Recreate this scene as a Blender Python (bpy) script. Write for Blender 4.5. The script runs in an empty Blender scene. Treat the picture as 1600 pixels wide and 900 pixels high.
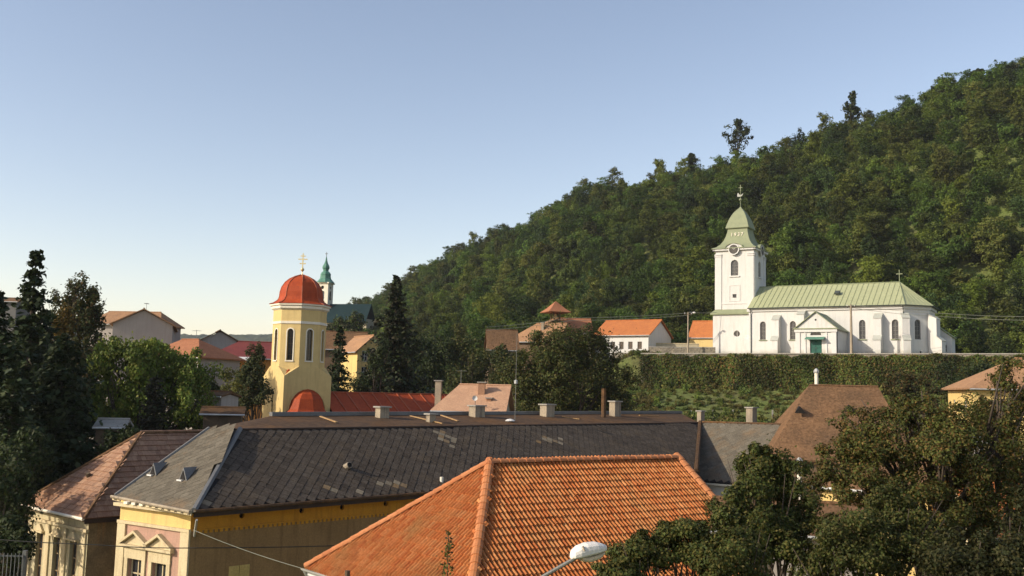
import bpy, math, random
import numpy as np
from mathutils import Vector, Matrix
from mathutils.geometry import tessellate_polygon

random.seed(7)
RNG = np.random.default_rng(7)
R = math.radians
SC = bpy.context.scene
COL = SC.collection

# ------------------------------------------------------------------ camera, sky, sun, exposure
F, EYE = 1500.0, 14.0                       # focal length in photo pixels, eye height (m)
PITCH, ROLL = math.radians(6.1), math.radians(1.4)
cam_data = bpy.data.cameras.new('camera')
cam = bpy.data.objects.new('camera', cam_data)
COL.objects.link(cam)
CAM_R = Matrix.Rotation(math.pi / 2 + PITCH, 4, 'X') @ Matrix.Rotation(ROLL, 4, 'Z')
cam.matrix_world = Matrix.Translation((0, 0, EYE)) @ CAM_R
cam_data.sensor_width = 36
cam_data.lens = 36 * F / 1600
cam_data.clip_start = 0.5
cam_data.clip_end = 9000
SC.camera = cam

SUN_EL, SUN_AZ = 26.0, 21.0                 # the sun stands at (-cos az, -sin az): left of and behind the camera
S = Vector((-math.cos(R(SUN_AZ)) * math.cos(R(SUN_EL)), -math.sin(R(SUN_AZ)) * math.cos(R(SUN_EL)), math.sin(R(SUN_EL))))
world = bpy.data.worlds.new('World')
SC.world = world
world.use_nodes = True
wn = world.node_tree.nodes
wl = world.node_tree.links
wn.clear()
sky = wn.new('ShaderNodeTexSky')
sky.sky_type = 'NISHITA'
sky.sun_disc = False
sky.sun_elevation = R(SUN_EL)
sky.sun_rotation = math.atan2(S.x, S.y)
sky.air_density = 1.0
sky.dust_density = 0.8
sky.ozone_density = 1.0
sky.altitude = 200
bg = wn.new('ShaderNodeBackground')
bg.inputs['Strength'].default_value = 0.15
wo = wn.new('ShaderNodeOutputWorld')
wtint = wn.new('ShaderNodeVectorMath')
wtint.operation = 'MULTIPLY'
wtint.inputs[1].default_value = (1.19, 1.0, 0.91)   # the camera's slightly warm white balance
wl.new(sky.outputs[0], wtint.inputs[0])
wl.new(wtint.outputs[0], bg.inputs[0])
wl.new(bg.outputs[0], wo.inputs[0])

sun_data = bpy.data.lights.new('sun', 'SUN')
sun_data.energy = 3.8
sun_data.angle = R(0.5)
sun_data.color = (1.0, 0.89, 0.71)
sun = bpy.data.objects.new('sun', sun_data)
COL.objects.link(sun)
sun.location = S * 300
sun.rotation_euler = S.to_track_quat('Z', 'Y').to_euler()

SC.view_settings.view_transform = 'Standard'
SC.view_settings.look = 'None'
SC.view_settings.exposure = 0.45
SC.view_settings.gamma = 1.0
SC.view_settings.use_curve_mapping = False
SC.render.engine = 'CYCLES'
SC.cycles.max_bounces = 6
SC.cycles.diffuse_bounces = 2
SC.cycles.glossy_bounces = 2
SC.cycles.transmission_bounces = 3
SC.cycles.transparent_max_bounces = 4
SC.cycles.volume_bounces = 0
SC.cycles.use_denoising = True

# ------------------------------------------------------------------ helpers
K = F / 1800.0                              # nominal distances below are scaled by this
CAM_P = Vector((0, 0, EYE))
def ray(px, py): return CAM_R.to_3x3() @ Vector(((px - 800) / F, (450 - py) / F, -1))
def P(px, py, Y):
    d = ray(px, py); return CAM_P + d * (Y * K / d.y)
def PZ(px, py, z):
    d = ray(px, py); return CAM_P + d * ((z - EYE) / d.z)
def XY(px, Y, py=600):
    p = P(px, py, Y); return (p.x, p.y)
def ZZ(py, Y, px=800): return P(px, py, Y).z
def bear(px, py=590):
    d = ray(px, py); return d.x / d.y
CAM_I = CAM_R.to_3x3().transposed()
def proj(p):
    c = CAM_I @ (Vector(p) - CAM_P)
    return (800 + F * c.x / -c.z, 450 - F * c.y / -c.z)
def lerp(a, b, t): return a + (b - a) * t

def thing(name, label, cat, loc=(0, 0, 0), rotz=0.0, group=None):
    o = bpy.data.objects.new(name, None)
    COL.objects.link(o)
    o.empty_display_size = 0.3
    o.location = loc
    o.rotation_euler = (0, 0, rotz)
    tag(o, label, cat, group)
    return o

def tag(o, label=None, cat=None, group=None, kind=None):
    if label: o['label'] = label
    if cat: o['category'] = cat
    if group: o['group'] = group
    if kind: o['kind'] = kind
    return o

def root_of(o):
    while o.parent is not None: o = o.parent
    return o

def link(name, me, mats, parent=None, kind=None):
    o = bpy.data.objects.new(name, me)
    COL.objects.link(o)
    for m in (mats if isinstance(mats, (list, tuple)) else [mats]):
        if len(me.materials) < (len(mats) if isinstance(mats, (list, tuple)) else 1): me.materials.append(m)
    if parent is not None: o.parent = parent
    if kind: o['kind'] = kind
    return o

class MB:
    """collects shapes for one mesh"""
    def __init__(s): s.v, s.f, s.m = [], [], []
    def add(s, vs, fs, m=0):
        k = len(s.v)
        s.v.extend([tuple(v) for v in vs])
        s.f.extend([tuple(i + k for i in f) for f in fs])
        s.m.extend([m] * len(fs))
        return s
    def box(s, x0, x1, y0, y1, z0, z1, m=0):
        vs = [(x0, y0, z0), (x1, y0, z0), (x1, y1, z0), (x0, y1, z0), (x0, y0, z1), (x1, y0, z1), (x1, y1, z1), (x0, y1, z1)]
        return s.add(vs, [(3, 2, 1, 0), (4, 5, 6, 7), (0, 1, 5, 4), (1, 2, 6, 5), (2, 3, 7, 6), (3, 0, 4, 7)], m)
    def obox(s, o, a, b, c, m=0):
        """box with corner o and edge vectors a, b, c (right-handed)"""
        o, a, b, c = Vector(o), Vector(a), Vector(b), Vector(c)
        vs = [o, o + a, o + a + b, o + b, o + c, o + a + c, o + a + b + c, o + b + c]
        return s.add(vs, [(3, 2, 1, 0), (4, 5, 6, 7), (0, 1, 5, 4), (1, 2, 6, 5), (2, 3, 7, 6), (3, 0, 4, 7)], m)
    def slab(s, poly, th=0.14, m=0):
        poly = [Vector(p) for p in poly]
        n = len(poly)
        lo = [p - Vector((0, 0, th)) for p in poly]
        fs = [tuple(range(n)), tuple(range(2 * n - 1, n - 1, -1))]
        fs += [(i, i + n, (i + 1) % n + n, (i + 1) % n) for i in range(n)]
        return s.add(poly + lo, fs, m)
    def loft(s, rings, cap0=True, cap1=True, m=0):
        n = len(rings[0])
        vs = [p for r in rings for p in r]
        fs = []
        for i in range(len(rings) - 1):
            for j in range(n):
                k = (j + 1) % n
                fs.append((i * n + j, i * n + k, (i + 1) * n + k, (i + 1) * n + j))
        if cap0: fs.append(tuple(range(n - 1, -1, -1)))
        if cap1: fs.append(tuple(range((len(rings) - 1) * n, len(rings) * n)))
        return s.add(vs, fs, m)
    def lathe(s, c, prof, n=16, rot=0.0, m=0, cap=True):
        rings = [[(c[0] + r * math.cos(rot + 2 * math.pi * j / n), c[1] + r * math.sin(rot + 2 * math.pi * j / n), c[2] + z) for j in range(n)] for r, z in prof]
        return s.loft(rings, cap, cap, m)
    def tube(s, pts, rad, n=6, m=0):
        pts = [Vector(p) for p in pts]
        rad = rad if isinstance(rad, (list, tuple)) else [rad] * len(pts)
        rings = []
        for i, p in enumerate(pts):
            d = (pts[min(i + 1, len(pts) - 1)] - pts[max(i - 1, 0)])
            if d.length < 1e-6: d = Vector((0, 0, 1))
            d.normalize()
            a = d.cross(Vector((0, 0, 1)) if abs(d.z) < 0.9 else Vector((1, 0, 0))).normalized()
            b = d.cross(a)
            rings.append([p + (a * math.cos(2 * math.pi * j / n) + b * math.sin(2 * math.pi * j / n)) * rad[i] for j in range(n)])
        return s.loft(rings, True, True, m)
    def extrude(s, poly2, o, ud, vd, nd, depth, m=0):
        """polygon in the plane (ud, vd) at o, from the plane to depth along nd"""
        o, ud, vd, nd = Vector(o), Vector(ud), Vector(vd), Vector(nd)
        a = [o + ud * u + vd * w for u, w in poly2]
        b = [p + nd * depth for p in a]
        n = len(a)
        fs = [tuple(range(n)), tuple(range(2 * n - 1, n - 1, -1))] + [(i, i + n, (i + 1) % n + n, (i + 1) % n) for i in range(n)]
        return s.add(a + b, fs, m)
    def wall(s, o, ud, nout, outer, holes=(), depth=0.2, m=0, zd=(0, 0, 1)):
        """one face with openings; the reveals go inwards by depth"""
        o, ud, zd, ni = Vector(o), Vector(ud), Vector(zd), -Vector(nout)
        loops = [list(outer)] + [list(h) for h in holes]
        flat = [p for l in loops for p in l]
        tri = tessellate_polygon([[Vector((p[0], p[1], 0)) for p in l] for l in loops])
        s.add([o + ud * p[0] + zd * p[1] for p in flat], [tuple(t) for t in tri], m)
        for h in holes:
            n = len(h)
            a = [o + ud * p[0] + zd * p[1] for p in h]
            b = [p + ni * depth for p in a]
            s.add(a + b, [(i, (i + 1) % n, (i + 1) % n + n, i + n) for i in range(n)], m)
        return s
    def build(s, name, mats, parent=None, world=False, smooth=False, kind=None):
        me = bpy.data.meshes.new(name)
        off = root_of(parent).location if (world and parent is not None) else Vector((0, 0, 0))
        me.from_pydata([(v[0] - off[0], v[1] - off[1], v[2] - off[2]) for v in s.v], [], s.f)
        if any(s.m): me.polygons.foreach_set('material_index', s.m)
        if smooth: me.polygons.foreach_set('use_smooth', [True] * len(s.f))
        me.update()
        return link(name, me, mats, parent, kind)

def np_mesh(name, verts, quads, colors=None):
    me = bpy.data.meshes.new(name)
    nv, nq = len(verts), len(quads)
    me.vertices.add(nv)
    me.vertices.foreach_set('co', np.asarray(verts, np.float32).ravel())
    me.loops.add(nq * 4)
    me.loops.foreach_set('vertex_index', np.asarray(quads, np.int32).ravel())
    me.polygons.add(nq)
    me.polygons.foreach_set('loop_start', np.arange(0, nq * 4, 4, dtype=np.int32))
    me.polygons.foreach_set('loop_total', np.full(nq, 4, np.int32))
    me.update(calc_edges=True)
    if colors is not None:
        at = me.attributes.new('leaf_color', 'FLOAT_COLOR', 'POINT')
        c = np.ones((nv, 4), np.float32)
        c[:, :3] = colors
        at.data.foreach_set('color', c.ravel())
    return me

def rect(u0, u1, z0, z1): return [(u0, z0), (u1, z0), (u1, z1), (u0, z1)]
def arch(uc, z0, w, h, n=8):
    r = w / 2
    return [(uc - r, z0), (uc + r, z0)] + [(uc + r * math.cos(math.pi * k / n), z0 + h - r + r * math.sin(math.pi * k / n)) for k in range(n + 1)]
def circ(uc, zc, r, n=14): return [(uc + r * math.cos(2 * math.pi * k / n), zc + r * math.sin(2 * math.pi * k / n)) for k in range(n)]

# ------------------------------------------------------------------ materials
def nodes_of(name):
    m = bpy.data.materials.new(name)
    m.use_nodes = True
    nt = m.node_tree
    return m, nt, nt.nodes['Principled BSDF']

def N(nt, t, **kw):
    n = nt.nodes.new(t)
    for k, v in kw.items():
        if k in n.inputs: n.inputs[k].default_value = v
        else: setattr(n, k, v)
    return n

def mixc(nt, fac, a, b, mode='MIX'):
    n = nt.nodes.new('ShaderNodeMix')
    n.data_type = 'RGBA'
    n.blend_type = mode
    for sock, val in ((n.inputs['Factor'], fac), (n.inputs[6], a), (n.inputs[7], b)):
        if hasattr(val, 'links'): nt.links.new(val, sock)
        elif isinstance(val, (int, float)): sock.default_value = val
        else: sock.default_value = (*val, 1) if len(val) == 3 else val
    return n.outputs[2]

def ramp(nt, src, p0, p1):
    n = nt.nodes.new('ShaderNodeMapRange')
    n.inputs[1].default_value, n.inputs[2].default_value = p0, p1
    nt.links.new(src, n.inputs[0])
    return n.outputs[0]

def noise(nt, co, scale, detail=4, rough=0.6):
    n = N(nt, 'ShaderNodeTexNoise', Scale=scale, Detail=detail, Roughness=rough)
    nt.links.new(co, n.inputs['Vector'])
    return n.outputs[0]

def mapped(nt, co, sc):
    n = nt.nodes.new('ShaderNodeMapping')
    n.inputs['Scale'].default_value = sc
    nt.links.new(co, n.inputs['Vector'])
    return n.outputs[0]

def rand_piece(nt):
    """0..1, different for every object and every loose piece"""
    oi, ge = nt.nodes.new('ShaderNodeObjectInfo'), nt.nodes.new('ShaderNodeNewGeometry')
    a = nt.nodes.new('ShaderNodeMath'); a.operation = 'ADD'
    nt.links.new(oi.outputs['Random'], a.inputs[0]); nt.links.new(ge.outputs['Random Per Island'], a.inputs[1])
    b = nt.nodes.new('ShaderNodeMath'); b.operation = 'FRACT'
    nt.links.new(a.outputs[0], b.inputs[0])
    return b.outputs[0]

def surf(name, col, col2=None, rough=0.85, scale=1.2, lo=0.35, hi=0.7, fine=0.25, fscale=14, streak=None, bump=0.15, bscale=30, metallic=0.0,
         piece=None, rows=None, spec=0.3, bdist=0.02, foot=None):
    m, nt, b = nodes_of(name)
    co = nt.nodes.new('ShaderNodeTexCoord').outputs['Object']
    col2 = col2 or tuple(c * 0.72 for c in col)
    c = mixc(nt, ramp(nt, noise(nt, co, scale), lo, hi), col, col2)
    if piece: c = mixc(nt, ramp(nt, rand_piece(nt), 0.0, 1.0), c, piece, 'MIX') if len(piece) == 3 else c
    if streak is not None:
        st = noise(nt, mapped(nt, co, (2.2, 2.2, 0.18)), 1.6, 5)
        c = mixc(nt, ramp(nt, st, 0.5, 0.72), c, streak)
    if foot is not None:
        sx = nt.nodes.new('ShaderNodeSeparateXYZ'); nt.links.new(co, sx.inputs[0])
        ma = nt.nodes.new('ShaderNodeMath'); ma.operation = 'MULTIPLY_ADD'; ma.inputs[1].default_value = -1.6
        nt.links.new(noise(nt, co, 0.9, 5, 0.7), ma.inputs[0]); nt.links.new(sx.outputs['Z'], ma.inputs[2])
        c = mixc(nt, ramp(nt, ma.outputs[0], 0.2, -0.5), c, foot)
    fn = noise(nt, co, fscale, 5, 0.7)
    dark = nt.nodes.new('ShaderNodeMapRange')
    dark.inputs[1].default_value, dark.inputs[2].default_value = 0.3, 0.7
    dark.inputs[3].default_value, dark.inputs[4].default_value = 1 - fine, 1 + fine
    nt.links.new(fn, dark.inputs[0])
    cm = nt.nodes.new('ShaderNodeVectorMath'); cm.operation = 'SCALE'
    nt.links.new(c, cm.inputs[0]); nt.links.new(dark.outputs[0], cm.inputs['Scale'])
    colout = cm.outputs[0]
    h = noise(nt, co, bscale, 4)
    if rows:
        w = N(nt, 'ShaderNodeTexWave', Scale=rows, Distortion=0.6, Detail=1.0)
        w.bands_direction = 'Z'; w.wave_profile = 'SAW'
        w.inputs['Detail Scale'].default_value = 3.0
        nt.links.new(co, w.inputs['Vector'])
        ad = nt.nodes.new('ShaderNodeMath'); ad.operation = 'MULTIPLY_ADD'
        nt.links.new(w.outputs['Fac'], ad.inputs[0]); ad.inputs[1].default_value = 1.5
        nt.links.new(h, ad.inputs[2])
        h = ad.outputs[0]
    nt.links.new(colout, b.inputs['Base Color'])
    b.inputs['Roughness'].default_value = rough
    b.inputs['Metallic'].default_value = metallic
    b.inputs['Specular IOR Level'].default_value = spec
    if bump:
        bp = N(nt, 'ShaderNodeBump', Strength=bump, Distance=bdist)
        nt.links.new(h, bp.inputs['Height']); nt.links.new(bp.outputs[0], b.inputs['Normal'])
    return m

def piece_mat(name, cols, rough=0.8, fine=0.3, fscale=9, spec=0.3, moss=None, stain=None, lichen=None):
    """each tile or slate gets its own tone out of cols"""
    m, nt, b = nodes_of(name)
    tc = nt.nodes.new('ShaderNodeTexCoord')
    cr = nt.nodes.new('ShaderNodeValToRGB')
    cr.color_ramp.interpolation = 'LINEAR'
    el = cr.color_ramp.elements
    while len(el) < len(cols): el.new(0.5)
    for i, c in enumerate(cols):
        el[i].position = i / (len(cols) - 1)
        el[i].color = (*c, 1)
    nt.links.new(rand_piece(nt), cr.inputs[0])
    geo = nt.nodes.new('ShaderNodeNewGeometry').outputs['Position']
    c = cr.outputs[0]
    if moss:
        c = mixc(nt, ramp(nt, noise(nt, geo, 0.55, 5, 0.65), 0.52, 0.75), c, moss)
    if stain:
        c = mixc(nt, ramp(nt, noise(nt, geo, 0.9, 6, 0.7), 0.55, 0.78), c, stain)
    if lichen:
        c = mixc(nt, ramp(nt, noise(nt, geo, 3.2, 6, 0.75), 0.6, 0.74), c, lichen)
    fn = noise(nt, geo, fscale, 4, 0.7)
    mr = nt.nodes.new('ShaderNodeMapRange')
    mr.inputs[1].default_value, mr.inputs[2].default_value, mr.inputs[3].default_value, mr.inputs[4].default_value = 0.3, 0.7, 1 - fine, 1 + fine
    nt.links.new(fn, mr.inputs[0])
    cm = nt.nodes.new('ShaderNodeVectorMath'); cm.operation = 'SCALE'
    nt.links.new(c, cm.inputs[0]); nt.links.new(mr.outputs[0], cm.inputs['Scale'])
    nt.links.new(cm.outputs[0], b.inputs['Base Color'])
    b.inputs['Roughness'].default_value = rough
    b.inputs['Specular IOR Level'].default_value = spec
    bp = N(nt, 'ShaderNodeBump', Strength=0.25, Distance=0.02)
    nt.links.new(noise(nt, geo, 25), bp.inputs['Height']); nt.links.new(bp.outputs[0], b.inputs['Normal'])
    return m

def leaf_mat(name, translucent=0.3, tint=None, patch=None, value=(0.6, 1.35)):
    """leaf colours come from the mesh; every tree of a wood gets its own tone"""
    m, nt, b = nodes_of(name)
    at = nt.nodes.new('ShaderNodeAttribute'); at.attribute_name = 'leaf_color'
    c = at.outputs['Color']
    if tint:
        oi = nt.nodes.new('ShaderNodeObjectInfo')
        c = mixc(nt, ramp(nt, oi.outputs['Random'], 0.6, 1.15), c, tint, 'MIX')
        if patch:
            pn = noise(nt, oi.outputs['Location'], 0.022, 3, 0.7)
            c = mixc(nt, ramp(nt, pn, 0.6, 0.8), c, patch, 'MIX')
        mr = nt.nodes.new('ShaderNodeMapRange')
        mr.inputs[3].default_value, mr.inputs[4].default_value = value
        wn_ = nt.nodes.new('ShaderNodeTexWhiteNoise'); wn_.noise_dimensions = '3D'
        nt.links.new(oi.outputs['Location'], wn_.inputs[0])
        nt.links.new(wn_.outputs[0], mr.inputs[0])
        cm = nt.nodes.new('ShaderNodeVectorMath'); cm.operation = 'SCALE'
        nt.links.new(c, cm.inputs[0]); nt.links.new(mr.outputs[0], cm.inputs['Scale'])
        c = cm.outputs[0]
    nt.links.new(c, b.inputs['Base Color'])
    b.inputs['Roughness'].default_value = 0.65
    b.inputs['Specular IOR Level'].default_value = 0.2
    tr = nt.nodes.new('ShaderNodeBsdfTranslucent')
    nt.links.new(c, tr.inputs['Color'])
    mx = nt.nodes.new('ShaderNodeMixShader'); mx.inputs[0].default_value = translucent
    nt.links.new(b.outputs[0], mx.inputs[1]); nt.links.new(tr.outputs[0], mx.inputs[2])
    nt.links.new(mx.outputs[0], nt.nodes['Material Output'].inputs['Surface'])
    return m

M = {}
M['white'] = surf('white_plaster', (0.60, 0.59, 0.565), (0.56, 0.55, 0.525), streak=(0.50, 0.49, 0.455), fine=0.06, bump=0.15, scale=0.6, foot=(0.40, 0.385, 0.34))
M['whitetrim'] = surf('white_trim', (0.60, 0.59, 0.565), (0.56, 0.55, 0.525), fine=0.06, bump=0.08)
M['greenroof'] = surf('pale_green_metal', (0.37, 0.39, 0.225), (0.33, 0.35, 0.20), rough=0.6, fine=0.1, bump=0.05, streak=(0.29, 0.31, 0.18), spec=0.2)
M['greenroof_dark'] = surf('weathered_green_metal', (0.25, 0.275, 0.165), (0.21, 0.235, 0.145), rough=0.6, fine=0.12, bump=0.05, spec=0.2)
M['gutter_dark'] = surf('dark_gutter', (0.07, 0.08, 0.07), fine=0.1, rough=0.5)
M['gold'] = surf('gold_paint', (0.85, 0.70, 0.38), (0.75, 0.6, 0.3), rough=0.35, metallic=0.6, fine=0.05)
M['glass'] = surf('dark_window_glass', (0.018, 0.02, 0.024), (0.03, 0.03, 0.034), rough=0.12, fine=0.2, bump=0.02, spec=0.5)
M['leadglass'] = surf('leaded_glass', (0.03, 0.03, 0.035), (0.09, 0.09, 0.085), rough=0.25, scale=5, fine=0.4, fscale=8, spec=0.5)
M['greendoor'] = surf('green_door_paint', (0.012, 0.10, 0.07), (0.01, 0.06, 0.045), rough=0.5)
M['clock'] = surf('clock_face', (0.06, 0.055, 0.05), (0.12, 0.11, 0.1), scale=4)
M['cream'] = surf('cream_plaster', (0.62, 0.465, 0.20), (0.57, 0.42, 0.18), streak=(0.50, 0.365, 0.155), fine=0.08, bump=0.2)
M['creamwhite'] = surf('cream_trim', (0.78, 0.72, 0.6), (0.7, 0.64, 0.5), fine=0.08)
M['redmetal'] = surf('red_oxide_metal', (0.38, 0.066, 0.018), (0.31, 0.05, 0.014), rough=0.6, fine=0.22, streak=(0.24, 0.038, 0.012), bump=0.08, spec=0.15)
M['redseam'] = surf('red_seam', (0.40, 0.10, 0.035), (0.3, 0.07, 0.03), rough=0.5)
M['reddark'] = surf('dark_red_roof', (0.20, 0.045, 0.035), (0.15, 0.035, 0.03), rough=0.6, rows=2.0, bump=0.3)
M['copper'] = surf('verdigris_copper', (0.10, 0.24, 0.17), (0.06, 0.17, 0.13), rough=0.6, fine=0.2)
M['teal'] = surf('dark_teal_roof', (0.016, 0.034, 0.038), (0.011, 0.026, 0.03), rough=0.85, spec=0.08)
M['beige'] = surf('beige_plaster', (0.45, 0.39, 0.27), (0.38, 0.33, 0.23), streak=(0.32, 0.27, 0.19), fine=0.12)
M['mauve'] = surf('grey_render', (0.36, 0.32, 0.285), (0.31, 0.275, 0.25), streak=(0.30, 0.265, 0.235), fine=0.1, scale=0.5)
M['orange'] = surf('orange_plaster', (0.50, 0.24, 0.06), (0.44, 0.2, 0.05), streak=(0.36, 0.16, 0.045), fine=0.12)
M['yellowband'] = surf('yellow_band_paint', (0.60, 0.29, 0.03), (0.52, 0.24, 0.028), streak=(0.42, 0.19, 0.025), fine=0.12)
M['yellowlit'] = surf('yellow_paint_lit', (0.66, 0.48, 0.18), (0.6, 0.43, 0.17), streak=(0.5, 0.35, 0.14), fine=0.1)  # paler copy of the band yellow, with the street side's sunlight painted in
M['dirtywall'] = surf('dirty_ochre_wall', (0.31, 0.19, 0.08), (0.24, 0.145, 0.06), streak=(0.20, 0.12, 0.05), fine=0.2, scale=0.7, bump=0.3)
M['pink'] = surf('pink_plaster', (0.45, 0.27, 0.20), (0.38, 0.23, 0.17), streak=(0.32, 0.2, 0.15), fine=0.15)
M['creamtrim'] = surf('cream_stucco', (0.58, 0.48, 0.30), (0.5, 0.41, 0.25), streak=(0.42, 0.33, 0.2), fine=0.15)
M['olivewall'] = surf('faded_cream_wall', (0.47, 0.41, 0.26), (0.4, 0.34, 0.21), streak=(0.30, 0.25, 0.16), fine=0.15)
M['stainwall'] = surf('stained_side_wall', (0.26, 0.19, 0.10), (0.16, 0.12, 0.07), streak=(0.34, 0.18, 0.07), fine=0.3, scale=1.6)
M['wood'] = surf('old_wood', (0.11, 0.075, 0.045), (0.07, 0.05, 0.03), fine=0.3, fscale=25)
M['palewood'] = surf('bare_board', (0.42, 0.27, 0.12), (0.34, 0.2, 0.09), fine=0.2)
M['darkwood'] = surf('dark_fascia', (0.035, 0.025, 0.02), (0.06, 0.035, 0.02), fine=0.3)
M['shutter'] = surf('yellow_shutter', (0.56, 0.42, 0.15), (0.48, 0.35, 0.12), fine=0.2)
M['zinc'] = surf('zinc', (0.52, 0.52, 0.50), (0.4, 0.4, 0.38), rough=0.45, metallic=0.4, fine=0.15)
M['steel'] = surf('painted_steel', (0.15, 0.155, 0.15), (0.11, 0.115, 0.11), rough=0.6, metallic=0.2, fine=0.2)
M['lampwhite'] = surf('lamp_housing', (0.74, 0.71, 0.66), (0.66, 0.62, 0.57), rough=0.5, fine=0.12, fscale=20)
M['lampglass'] = surf('yellowed_lamp_cover', (0.50, 0.42, 0.27), (0.42, 0.35, 0.22), rough=0.3)
M['concrete'] = surf('concrete', (0.32, 0.30, 0.26), (0.24, 0.22, 0.19), fine=0.2)
M['chimney'] = surf('rendered_chimney', (0.34, 0.28, 0.20), (0.24, 0.20, 0.15), fine=0.25, streak=(0.15, 0.12, 0.09))
M['brickchimney'] = surf('brick_chimney', (0.34, 0.19, 0.11), (0.26, 0.14, 0.09), fine=0.25, rows=4.0)
M['black'] = surf('black_hole', (0.012, 0.01, 0.009), fine=0.1, bump=0)
M['rust'] = surf('rusty_sheet_metal', (0.088, 0.052, 0.028), (0.135, 0.068, 0.026), rough=0.8, scale=0.35, fine=0.4, fscale=3, streak=(0.06, 0.038, 0.024), lo=0.45, hi=0.7, spec=0.12)
M['ridgemetal'] = surf('grey_ridge_metal', (0.16, 0.16, 0.155), (0.12, 0.12, 0.12), rough=0.6, fine=0.2)
M['tan_tile'] = surf('old_tan_tiles', (0.36, 0.20, 0.10), (0.27, 0.15, 0.08), rough=0.85, rows=1.9, fine=0.3, fscale=7, bump=0.5, bdist=0.05)
M['pink_tile'] = surf('pinkish_tiles', (0.47, 0.28, 0.17), (0.40, 0.23, 0.14), rough=0.85, rows=1.9, fine=0.2, fscale=7, bump=0.4, bdist=0.05)
M['orange_tile'] = surf('orange_tiles', (0.44, 0.155, 0.045), (0.36, 0.12, 0.04), rough=0.8, rows=1.9, fine=0.2, fscale=6, bump=0.4, bdist=0.05)
M['brown_tile'] = surf('brown_tiles', (0.20, 0.112, 0.058), (0.13, 0.078, 0.044), rough=0.9, rows=1.9, fine=0.45, fscale=5, bump=0.7, bdist=0.06, scale=0.5, spec=0.1)
M['terracotta'] = surf('faded_terracotta_tiles', (0.36, 0.155, 0.08), (0.30, 0.125, 0.065), rough=0.85, rows=1.9, fine=0.25, fscale=6, bump=0.4, bdist=0.05, spec=0.12)
M['darkgrey'] = surf('dark_grey_render', (0.15, 0.145, 0.14), (0.12, 0.115, 0.11))
M['brownwall'] = surf('brown_render', (0.17, 0.11, 0.065), (0.13, 0.085, 0.05), fine=0.2)
M['stone'] = surf('rubble_stone', (0.23, 0.20, 0.15), (0.14, 0.125, 0.10), scale=1.6, fine=0.45, fscale=4, bump=0.8, bscale=4, bdist=0.15)
M['red_tile'] = piece_mat('clay_roof_tile', [(0.43, 0.14, 0.042), (0.48, 0.175, 0.056), (0.51, 0.21, 0.076), (0.46, 0.155, 0.048), (0.41, 0.12, 0.037), (0.51, 0.22, 0.082)], rough=0.85, fine=0.22, moss=(0.38, 0.19, 0.07), spec=0.12, stain=(0.25, 0.085, 0.028), lichen=(0.36, 0.23, 0.10))
M['ridge_tile'] = piece_mat('clay_ridge_tile', [(0.40, 0.14, 0.05), (0.47, 0.19, 0.075), (0.44, 0.16, 0.055)], rough=0.75, fine=0.2)
M['slate'] = piece_mat('dark_slate', [(0.064, 0.050, 0.038), (0.076, 0.060, 0.046), (0.088, 0.070, 0.054), (0.070, 0.055, 0.042), (0.10, 0.080, 0.061), (0.056, 0.044, 0.034)], rough=0.9, fine=0.35, moss=(0.115, 0.085, 0.055), spec=0.08, stain=(0.045, 0.036, 0.029), lichen=(0.15, 0.12, 0.085))
M['slate_lit'] = piece_mat('sunlit_slate', [(0.118, 0.103, 0.078), (0.135, 0.118, 0.09), (0.10, 0.087, 0.066), (0.152, 0.134, 0.103)], rough=0.85, fine=0.3, moss=(0.165, 0.115, 0.07), spec=0.08, lichen=(0.2, 0.165, 0.115))  # lighter slate copy for sun-facing roof planes, the light put into its colour
M['slate_tan'] = piece_mat('broken_slate', [(0.21, 0.13, 0.055), (0.18, 0.145, 0.095), (0.24, 0.195, 0.13)], fine=0.3)
M['old_tile'] = piece_mat('weathered_clay_tile', [(0.33, 0.185, 0.11), (0.28, 0.15, 0.09), (0.37, 0.22, 0.135), (0.24, 0.13, 0.08)], fine=0.25, moss=(0.2, 0.13, 0.09))
M['deck'] = surf('shaded_gap_underlay', (0.10, 0.027, 0.010), fine=0.3)  # dark red paints the shade that falls between the tile columns
M['deckgrey'] = surf('slate_underlay', (0.02, 0.017, 0.015), fine=0.3)
M['windowgrey'] = surf('grey_window_frame', (0.20, 0.20, 0.18), (0.15, 0.15, 0.14))
M['capstone'] = surf('pale_capstone', (0.42, 0.43, 0.38), (0.36, 0.37, 0.33), fine=0.1)
M['bark'] = surf('bark', (0.075, 0.055, 0.04), (0.05, 0.038, 0.028), fine=0.4, fscale=12, bump=0.6)
M['leaf'] = leaf_mat('leaves', 0.28)
M['needle'] = leaf_mat('needles', 0.12)
M['forestleaf'] = leaf_mat('forest_leaves', 0.32, tint=(0.098, 0.128, 0.014), patch=(0.13, 0.105, 0.014), value=(0.42, 1.6))
M['shrubleaf'] = leaf_mat('shrub_leaves', 0.25, tint=(0.10, 0.10, 0.03), value=(0.6, 1.3))

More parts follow.
